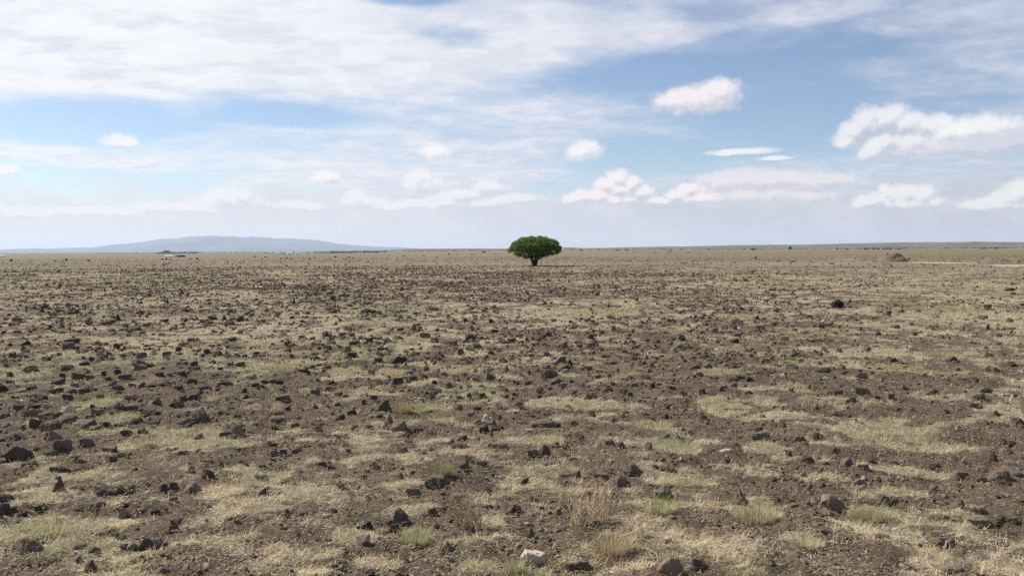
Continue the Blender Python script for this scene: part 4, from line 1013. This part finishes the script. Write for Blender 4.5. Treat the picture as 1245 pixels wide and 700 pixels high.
# ------------------------------------------------------------------ far houses and sheds
M_WALLW = mat_plain('white_plaster', (.78, .77, .74)); M_WALLD = mat_plain('dark_wall', (.07, .075, .08)); M_ROOFT = mat_plain('teal_tin_roof', (.30, .36, .37), .5); M_ROOFW = mat_plain('pale_tin_roof', (.66, .67, .66), .5)
M_ROOFG = mat_plain('grey_tin_roof', (.3, .3, .31), .5); M_DARK = mat_plain('dark_opening', (.03, .03, .03))
def building(px, dist, wpx, hpx, wall, roof, label, name='house', cat='house', turn=0.0, group=None, door=True, depthf=.6):
    p = at_dist(px, dist); k = dist / FPX; W_ = wpx * k; H_ = hpx * k; D_ = W_ * depthf
    r0 = bpy.data.objects.new(name, None); COL.objects.link(r0); r0.location = p
    r0.rotation_euler = (0, 0, -math.atan2(p[0], p[1]) + turn)
    hw = H_ * .6
    def box(x0, x1, y0, y1, z0, z1):
        bm = bmesh.new(); bmesh.ops.create_cube(bm, size=1)
        for v in bm.verts: v.co = (x0 + (v.co.x + .5) * (x1 - x0), y0 + (v.co.y + .5) * (y1 - y0), z0 + (v.co.z + .5) * (z1 - z0))
        me = bpy.data.meshes.new('m'); bm.to_mesh(me); bm.free(); return me
    bm = bmesh.new()
    a = [bm.verts.new(c) for c in ((-W_/2, -D_/2, -.3), (W_/2, -D_/2, -.3), (W_/2, D_/2, -.3), (-W_/2, D_/2, -.3), (-W_/2, -D_/2, hw), (W_/2, -D_/2, hw), (W_/2, D_/2, hw), (-W_/2, D_/2, hw), (-W_/2, 0, H_*.97), (W_/2, 0, H_*.97))]
    for f in ((0, 1, 5, 4), (2, 3, 7, 6), (1, 2, 6, 9, 5), (3, 0, 4, 8, 7), (4, 5, 9, 8), (6, 7, 8, 9)): bm.faces.new([a[i] for i in f])
    me = bpy.data.meshes.new('wall'); bm.to_mesh(me); bm.free(); link('wall', me, wall, r0)
    bm = bmesh.new(); ov = W_ * .04; th = H_ * .05
    for s_ in (-1, 1):
        q = [bm.verts.new(c) for c in ((-W_/2-ov, s_*(D_/2+ov), hw-th*.6), (W_/2+ov, s_*(D_/2+ov), hw-th*.6), (W_/2+ov, 0, H_), (-W_/2-ov, 0, H_))]
        q2 = [bm.verts.new(v.co + Vector((0, 0, th))) for v in q]
        for f in ((0, 1, 2, 3), (0, 1, 5, 4), (1, 2, 6, 5), (3, 0, 4, 7), (4, 5, 6, 7)):
            al = q + q2; bm.faces.new([al[i] for i in f])
    bmesh.ops.recalc_face_normals(bm, faces=bm.faces)
    me = bpy.data.meshes.new('roof'); bm.to_mesh(me); bm.free(); link('roof', me, roof, r0)
    if door:
        link('door', box(-W_*.07, W_*.07, -D_/2-.06, -D_/2+.02, 0, hw*.75), M_DARK, r0)
        for sx in (-.3, .3): link('window', box(W_*(sx-.07), W_*(sx+.07), -D_/2-.06, -D_/2+.02, hw*.35, hw*.7), M_DARK, r0)
    return tag(r0, label, cat, group)
building(219.5, 1050, 8.8, 4.2, M_WALLD, M_ROOFT, 'low barn with teal tin roof and dark wall on the left plain', 'barn', 'barn', .15, None, False, .7)
building(205, 1080, 8.5, 2.3, M_WALLW, M_ROOFW, 'long pale shed with whitish roof left of the teal barn', 'shed', 'shed', 0, None, False, .4)
building(212.5, 1000, 4, 2.0, M_WALLW, M_ROOFG, 'small grey-roofed hut between the pale shed and the teal barn', 'hut', 'hut', .3)
for (px, d_, w_, h_, lab, wl, rf) in ((3, 1500, 4.5, 2.0, 'white house alone at the far left edge', M_WALLW, M_ROOFW), (337, 1700, 4, 1.8, 'first white house of the far hamlet from the left', M_WALLW, M_ROOFW),
    (345, 1700, 4, 2, 'second house of the far hamlet from the left', M_WALLW, M_ROOFG), (352, 1650, 5.4, 2.4, 'brightest and widest white house of the far hamlet', M_WALLW, M_ROOFW),
    (361.5, 1700, 4.5, 2.0, 'fourth house of the far hamlet, right of the widest', M_WALLW, M_ROOFW), (374, 1750, 4, 1.8, 'pale house at the right end of the far hamlet', M_WALLW, M_ROOFG),
    (486, 1500, 3, 1.8, 'tiny pale hut left of the middle on the far plain', M_WALLW, M_ROOFW), (682.5, 1000, 4, 2.4, 'small white house just right of the lone tree', M_WALLW, M_ROOFW)):
    building(px, d_, w_, h_, wl, rf, lab, turn=random.uniform(-.3, .3), group='small houses on the far plain')

# ------------------------------------------------------------------ earth mound with stones, pale tracks
def mound(px, py, wpx, hpx, label, col):
    p = ground_hit(px, py); k = math.hypot(p[0], p[1]) / FPX; W_ = wpx * k; H_ = hpx * k
    n = 48; g = np.linspace(-1, 1, n); GX, GY = np.meshgrid(g, g)
    rr = np.hypot(GX, GY); z = H_ * np.clip(1.12 - rr ** 1.9, -.15, .95) * (.75 + .9 * (fbm(GX * 3.5 + px, GY * 3.5, 5, 7) - .3))
    V = np.stack([GX.ravel() * W_ / 2, GY.ravel() * W_ / 2, z.ravel()], 1)
    i = np.arange(n - 1)[:, None]; j = np.arange(n - 1)[None]
    F = np.stack([i * n + j, i * n + j + 1, (i + 1) * n + j + 1, (i + 1) * n + j], -1).reshape(-1, 4)
    me = mesh_np('earth_mound', V, F.ravel(), 4, True)
    o = link('earth_mound', me, M_ROCK[col]); o.location = p + np.array([0, W_ * .4, -.02]); tag(o, label, 'mound')
M_ROCK['m'] = mat_rock('mound_earth', (.13, .105, .078), (.19, .155, .11), dust=(.1, .09, .06))
mound(1091, 318.0, 34, 9, 'grey-brown earth mound with pale blocks at its foot on the right plain', 'm')
mound(1218, 318.6, 34, 4.5, 'low brown earth mound behind the track at the right edge', 'm')
M_TRACK = mat_plain('pale_dust', (.42, .345, .24), .95, .35, .8)
def track(pts, wm, label):
    """a pale dirt track through pixel points on the plain"""
    C_ = [ground_hit(*q)[:2] for q in pts]
    xs = []
    for a, b in zip(C_[:-1], C_[1:]):
        L_ = np.hypot(*(b - a)); m_ = max(int(L_ / .8), 2)
        for i in range(m_): xs.append(a + (b - a) * i / m_)
    xs.append(C_[-1]); xs = np.array(xs); d = np.gradient(xs, axis=0); d /= np.hypot(d[:, 0], d[:, 1])[:, None]
    nrm = np.stack([-d[:, 1], d[:, 0]], 1); t = np.linspace(0, 1, len(xs)); V = []
    wv = wm * (np.clip(np.minimum(t, 1 - t) * 8, .1, 1)) * (.7 + .6 * fbm(xs[:, 0] / 3, xs[:, 1] / 3, 3, 5))
    for s_ in (-.5, -.17, .17, .5):
        q = xs + nrm * (wv * s_)[:, None]; V.append(np.stack([q[:, 0], q[:, 1], height(q[:, 0], q[:, 1]) + (.035 if abs(s_) < .3 else .012)], 1))
    V = np.vstack(V); n = len(xs); i = np.arange(3)[:, None]; j = np.arange(n - 1)[None]
    F = np.stack([i * n + j, i * n + j + 1, (i + 1) * n + j + 1, (i + 1) * n + j], -1).reshape(-1, 4)
    me = mesh_np('dirt_track', V, F.ravel(), 4, True); tag(link('dirt_track', me, M_TRACK), label, kind='structure')
track([(1112, 319.0), (1140, 319.8), (1190, 320.6)], 3.6, 'pale track right of the earth mound')
track([(1206, 323.4), (1245, 322.6), (1300, 322.0)], 3.6, 'pale track at the right edge')
track([(1005, 315.6), (1042, 315.4)], 5.5, 'pale track left of the earth mound')
track([(1207, 314.6), (1228, 314.4)], 5.0, 'pale track behind the low mound')

# ------------------------------------------------------------------ haze
def haze():
    bm = bmesh.new(); bmesh.ops.create_cube(bm, size=1)
    for v in bm.verts: v.co = (v.co.x * 66000, v.co.y * 66000, -20 + (v.co.z + .5) * 560)
    me = bpy.data.meshes.new('haze'); bm.to_mesh(me); bm.free()
    m = bpy.data.materials.new('haze'); m.use_nodes = True; t = NT(m.node_tree); t.n.clear()
    out = t.node('ShaderNodeOutputMaterial')
    pv = t.node('ShaderNodeVolumePrincipled', {'Color': HAZE_COL, 'Density': HAZE_D, 'Anisotropy': .2})
    t.l.new(pv.outputs[0], out.inputs['Volume'])
    o = link('haze', me, m); tag(o, 'thin bluish air over the far plain', 'haze', kind='stuff')
HAZE_COL = (.72, .83, 1.0, 1); HAZE_D = 4.3e-5
haze()

# ------------------------------------------------------------------ light
SUN_AZ = R(-60); SUN_EL = R(45)      # azimuth from +Y towards +X
sd = Vector((math.sin(SUN_AZ) * math.cos(SUN_EL), math.cos(SUN_AZ) * math.cos(SUN_EL), math.sin(SUN_EL)))
sun = bpy.data.lights.new('sun', 'SUN'); sun.energy = 4.8; sun.angle = R(.6); sun.color = (1.0, .955, .88)
so = bpy.data.objects.new('sun', sun); COL.objects.link(so)
so.rotation_euler = (-sd).to_track_quat('-Z', 'Y').to_euler()

# ------------------------------------------------------------------ sky
def ae(px, py):
    d = pix_dir(px, py); return math.atan2(d[0], d[1]), math.asin(d[2])
def build_sky():
    w = bpy.data.worlds.new('World'); scene.world = w; w.use_nodes = True
    t = NT(w.node_tree); t.n.clear()
    out = t.node('ShaderNodeOutputWorld'); bg = t.node('ShaderNodeBackground', {'Strength': .1}); t.l.new(bg.outputs[0], out.inputs[0])
    sk = t.node('ShaderNodeTexSky', sky_type='NISHITA'); sk.sun_disc = False
    sk.sun_elevation = SUN_EL; sk.sun_rotation = SUN_AZ; sk.altitude = 1500; sk.air_density = 1.0; sk.dust_density = 1.2; sk.ozone_density = 1.5
    tc = t.node('ShaderNodeTexCoord'); D = t.vm('NORMALIZE', tc.outputs['Generated'])
    s = t.node('ShaderNodeSeparateXYZ'); t.l.new(D, s.inputs[0]); dx, dy, dz = s.outputs
    az = t.m('ARCTAN2', dx, dy); el = t.m('ARCSINE', dz)
    V = t.node('ShaderNodeCombineXYZ', {0: az, 1: el, 2: 0.0}).outputs[0]
    # cloud-sheet coordinates (a flat layer above the plain)
    inv = t.m('DIVIDE', 1.0, t.m('ADD', t.m('MAXIMUM', dz, 0.0), .10))
    PL = t.node('ShaderNodeCombineXYZ', {0: t.m('MULTIPLY', dx, inv), 1: t.m('MULTIPLY', dy, inv), 2: 0.0}).outputs[0]
    def warp(vec, sc, amp, det=4, st=(1, 1, 1)):
        n = t.noise(t.vm('MULTIPLY', vec, st), sc, det, .55, 1)
        return t.vm('ADD', vec, t.vm('MULTIPLY', t.vm('SUBTRACT', n, (.5, .5, .5)), (amp, amp * .55, 0)))
    def blobs(vec, lst, gain=1):
        """distance-like field: <1 inside"""
        acc = None
        for (px, py, rx, ry) in lst:
            a, e = ae(px, py); rx_, ry_ = rx / FPX, ry / FPX
            v = t.vm('MULTIPLY_ADD', vec, (1 / rx_, 1 / ry_, 0), (-a / rx_, -e / ry_, 0))
            l = t.vm('LENGTH', v, out=1)
            if acc is None: acc = l
            else:
                nd = t.n.new('ShaderNodeMath'); nd.operation = 'SMOOTH_MIN'; t.l.new(acc, nd.inputs[0]); t.l.new(l, nd.inputs[1]); nd.inputs[2].default_value = .22; acc = nd.outputs[0]
        return acc
    def soft(vec, lst):
        """weighted soft cover: max of strength * falloff"""
        acc = None
        for (px, py, rx, ry, st) in lst:
            a, e = ae(px, py); rx_, ry_ = rx / FPX, ry / FPX
            v = t.vm('MULTIPLY_ADD', vec, (1 / rx_, 1 / ry_, 0), (-a / rx_, -e / ry_, 0))
            l = t.vm('LENGTH', v, out=1)
            f = t.m('MULTIPLY', t.ss(l, 1.35, .35), st)
            acc = f if acc is None else t.m('MAXIMUM', acc, f)
        return acc
    sky = sk.outputs[0]
    sky = t.mix(1.0, sky, SKY_TINT, 'MULTIPLY')
    # ---- high veil
    Vw = warp(V, 3.2, .07, 5, (1, 2.2, 1)); Vw = warp(Vw, 12, .02, 4, (1, 2, 1))
    veil = soft(Vw, VEIL)
    clear = soft(Vw, CLEAR)
    nA = t.noise(t.vm('MULTIPLY', PL, (1, 1.6, 1)), 1.3, 8, .62)
    nB = t.noise(PL, 5.5, 7, .6)
    nC = t.noise(t.vm('MULTIPLY', V, (3, 14, 1)), 2.2, 7, .6)
    tex = t.m('ADD', t.m('MULTIPLY', t.m('SUBTRACT', nA, .5), 1.1), t.m('ADD', t.m('MULTIPLY', t.m('SUBTRACT', nB, .5), .55), t.m('MULTIPLY', t.m('SUBTRACT', nC, .5), .7)))
    # general thin cover away from the catalogued part of the sky
    gen = t.m('MULTIPLY', t.ss(nA, .40, .65), .55)
    front = t.m('MULTIPLY', t.ss(dy, .55, .85), t.ss(dz, .75, .45))
    veil = t.m('MAXIMUM', veil, .36)
    base = t.m('ADD', t.m('MULTIPLY', veil, front), t.m('MULTIPLY', gen, t.m('SUBTRACT', 1.0, front)))
    cov = t.m('ADD', base, t.m('MULTIPLY', tex, .95))
    cov = t.m('SUBTRACT', cov, t.m('MULTIPLY', t.m('MULTIPLY', clear, front), .75))
    cov = t.ss(cov, -.02, .95)
    # colour of the veil: white towards the sun, lavender away from it
    sdot = t.vm('DOT_PRODUCT', D, tuple(sd), out=1)
    warmth = t.ss(sdot, .30, .76)
    vc = t.mix(warmth, VEIL_FAR, VEIL_SUN)
    vc = t.mix(t.m('MULTIPLY', t.ss(nB, .40, .62), .35), vc, tuple(v * 1.12 for v in VEIL_SUN[:3]))
    nD = t.noise(t.vm('MULTIPLY', PL, (1, 1.5, 1)), 3.1, 8, .62)
    vc = t.mix(t.m('MULTIPLY', t.ss(nD, .54, .36), .7), vc, (5.0, 5.35, 6.1))
    c = t.mix(t.m('MULTIPLY', cov, .94), sky, vc)
    # ---- low grey-lavender bank over the horizon
    nb = t.noise(t.vm('MULTIPLY', V, (1, 1.8, 1)), 9, 6, .6)
    bankc = t.mix(t.ss(az, -.5, .5), BANK_L, BANK_R)
    bankc = t.mix(t.m('MULTIPLY', t.ss(nb, .42, .64), .45), bankc, (6.3, 5.9, 6.2))
    bank = t.m('MULTIPLY', t.ss(t.m('MULTIPLY_ADD', t.m('SUBTRACT', nb, .5), .075, el), .088, .042), .93)
    bank = t.m('MULTIPLY', bank, t.ss(el, -.05, .0))
    c = t.mix(bank, c, bankc)
    # ---- cumulus
    for (lst, sharp, lit, shade, op, wa) in CUMS:
        def fld(vec):
            a = warp(warp(vec, 34, .022 * wa, 6, (1, 1.25, 1)), 110, .007 * wa, 4); b = blobs(a, lst)
            n = t.noise(vec, 62, 8, .62)
            return t.m('MULTIPLY_ADD', t.m('SUBTRACT', n, .5), 1.25, b)
        f0 = fld(V); f1 = fld(t.vm('ADD', V, (-.0045, .0075, 0)))
        hard = t.ss(f0, 1.0 + sharp * 1.5, 1.0 - sharp * 1.5); soft_ = t.m('MULTIPLY', t.ss(f0, 1.45, .65), .95)
        top = t.ss(t.m('SUBTRACT', f1, f0), -.12, .18)
        mask = t.m('MULTIPLY', t.m('MAXIMUM', t.m('MULTIPLY', hard, top), soft_), op)
        lt = t.m('MULTIPLY_ADD', t.m('SUBTRACT', f1, f0), 1.0, .56)
        lt = t.m('ADD', lt, t.m('MULTIPLY', t.m('SUBTRACT', f0, .75), .06))
        lt = t.m('MULTIPLY_ADD', t.m('SUBTRACT', t.noise(V, 70, 7, .65), .5), 1.5, lt)
        cc = t.mix(t.ss(lt, .0, .95), shade, lit)
        c = t.mix(mask, c, cc)
    t.l.new(c, bg.inputs['Color'])
    w.cycles.sampling_method = 'MANUAL'; w.cycles.sample_map_resolution = 512
SKY_TINT = (.83, .83, .84)
VEIL_SUN = (6.8, 6.85, 6.85); VEIL_FAR = (4.8, 4.8, 5.6)
BANK_L = (5.55, 5.5, 5.65); BANK_R = (3.95, 4.05, 4.5)
VEIL = [(150, 30, 460, 105, 1.02), (420, 60, 300, 70, .9), (600, 45, 240, 60, .9), (790, 38, 120, 16, .7), (-60, 80, 200, 80, 1.0), (560, 150, 260, 90, .62), (300, 195, 330, 16, .6), (560, 218, 150, 34, .95),
        (430, 215, 200, 26, .8), (90, 190, 190, 16, .75), (1000, 12, 120, 22, .55), (1200, 60, 150, 60, .42), (1150, 100, 160, 14, .35), (940, 130, 120, 4, .4), (1080, 126, 160, 3, .38), (330, 255, 160, 26, .8), (60, 262, 130, 14, .65),
        (930, 222, 130, 14, .7), (700, 185, 100, 16, .5), (1150, 215, 120, 40, .5), (200, 165, 120, 9, .4), (540, 10, 300, 30, .7), (1000, 205, 420, 60, .42), (1180, 25, 200, 50, .5)]
CLEAR = [(80, 142, 130, 26, 1.1), (340, 142, 110, 16, .8), (130, 226, 140, 18, 1.1), (560, 45, 60, 14, .5), (500, 4, 60, 6, .7), (660, 232, 40, 12, .9), (800, 190, 110, 22, .6), (940, 140, 120, 50, .6), (800, 90, 160, 30, .6), (1000, 60, 140, 30, .3), (1170, 128, 90, 10, .5)]
WH = (9.4, 9.0, 9.0); 
CUMS = [
 # sharp-edged lit cumulus
 ([(848, 121, 42, 15), (876, 112, 20, 15), (820, 124, 20, 11)], .22, (7.08, 6.54, 6.62), (4.90, 4.69, 5.25), .93, .8),
 ([(148, 172, 18, 7), (8, 206, 9, 5), (711, 183, 19, 11), (528, 186, 17, 8), (396, 214, 14, 6)], .35, (7.39, 7.08, 7.24), (5.46, 5.39, 5.81), .85, .8),
 ([(1055, 149, 18, 14), (1080, 144, 20, 14), (1100, 150, 22, 12), (1035, 160, 16, 11), (1029, 171, 14, 9), (1065, 181, 20, 14), (1080, 173, 14, 13), (1127, 153, 26, 10), (1150, 162, 22, 12), (1110, 172, 24, 14), (1140, 177, 30, 11)], .30, (6.93, 6.70, 6.78), (4.34, 4.34, 4.90), .85, .9),
 ([(1190, 156, 38, 13)], .3, (7.08, 7.01, 6.85), (4.90, 4.90, 5.25), .9, .7),
 ([(1200, 178, 70, 9), (1230, 170, 40, 9)], .4, (5.24, 5.16, 5.70), (3.92, 3.99, 4.62), .75, .9),
 ([(1050, 246, 13, 7), (1068, 243, 12, 8), (1083, 237, 12, 9), (1076, 230, 7, 7), (1100, 236, 15, 10), (1119, 237, 14, 9), (1133, 244, 10, 6), (1095, 246, 36, 7), (1183, 248, 14, 4), (1205, 244, 16, 6), (1222, 240, 14, 8), (1240, 233, 17, 12), (1262, 236, 20, 13), (1215, 249, 30, 5)], .28, (7.08, 6.93, 6.62), (4.62, 4.62, 5.04), .88, .8),
 ([(880, 222, 36, 12), (915, 219, 40, 12), (955, 218, 46, 10), (1000, 219, 40, 8), (850, 230, 20, 8), (900, 236, 24, 11), (940, 236, 26, 12), (985, 237, 26, 9), (868, 240, 20, 8)], .28, (6.78, 6.16, 6.16), (4.83, 4.55, 5.04), .75, .7),
 ([(903, 184, 34, 3.6), (940, 192, 20, 2.2), (884, 186, 14, 2.4)], .35, (7.39, 7.16, 7.24), (5.32, 5.25, 5.74), .8, .4),
 ([(752, 216, 15, 9), (738, 224, 13, 8), (766, 223, 12, 9), (750, 230, 26, 9), (728, 236, 16, 8), (708, 238, 14, 8), (694, 242, 12, 6), (778, 234, 12, 9), (748, 241, 44, 7), (820, 236, 12, 6), (836, 230, 10, 6), (846, 240, 18, 6), (800, 243, 20, 4)], .22, (7.39, 6.78, 6.62), (4.76, 4.48, 4.97), .92, .8),
 ([(438, 245, 26, 8), (275, 244, 34, 9), (285, 236, 16, 9), (515, 248, 40, 6), (470, 250, 40, 5), (590, 246, 40, 5), (220, 252, 50, 6), (515, 224, 22, 9), (360, 250, 30, 5), (560, 236, 30, 7), (628, 240, 26, 6), (120, 256, 50, 5), (30, 258, 40, 5), (266, 238, 13, 10), (292, 239, 12, 9), (432, 240, 12, 10), (455, 246, 14, 7), (508, 216, 14, 10), (592, 226, 14, 8), (540, 244, 30, 8), (612, 243, 22, 8), (398, 215, 12, 8)], .4, (7.16, 6.85, 6.85), (5.18, 4.97, 5.46), .75, .8),
]
build_sky()

# ------------------------------------------------------------------ render settings
vs_ = scene.view_settings; scene.display_settings.display_device = 'sRGB'
vs_.view_transform = 'Standard'; vs_.look = 'None'; vs_.exposure = 0.48; vs_.gamma = 1.0
scene.cycles.max_bounces = 5; scene.cycles.diffuse_bounces = 2; scene.cycles.glossy_bounces = 1; scene.cycles.transmission_bounces = 2
scene.cycles.volume_bounces = 1; scene.cycles.transparent_max_bounces = 4
scene.cycles.use_denoising = False
scene.cycles.sample_clamp_indirect = 4
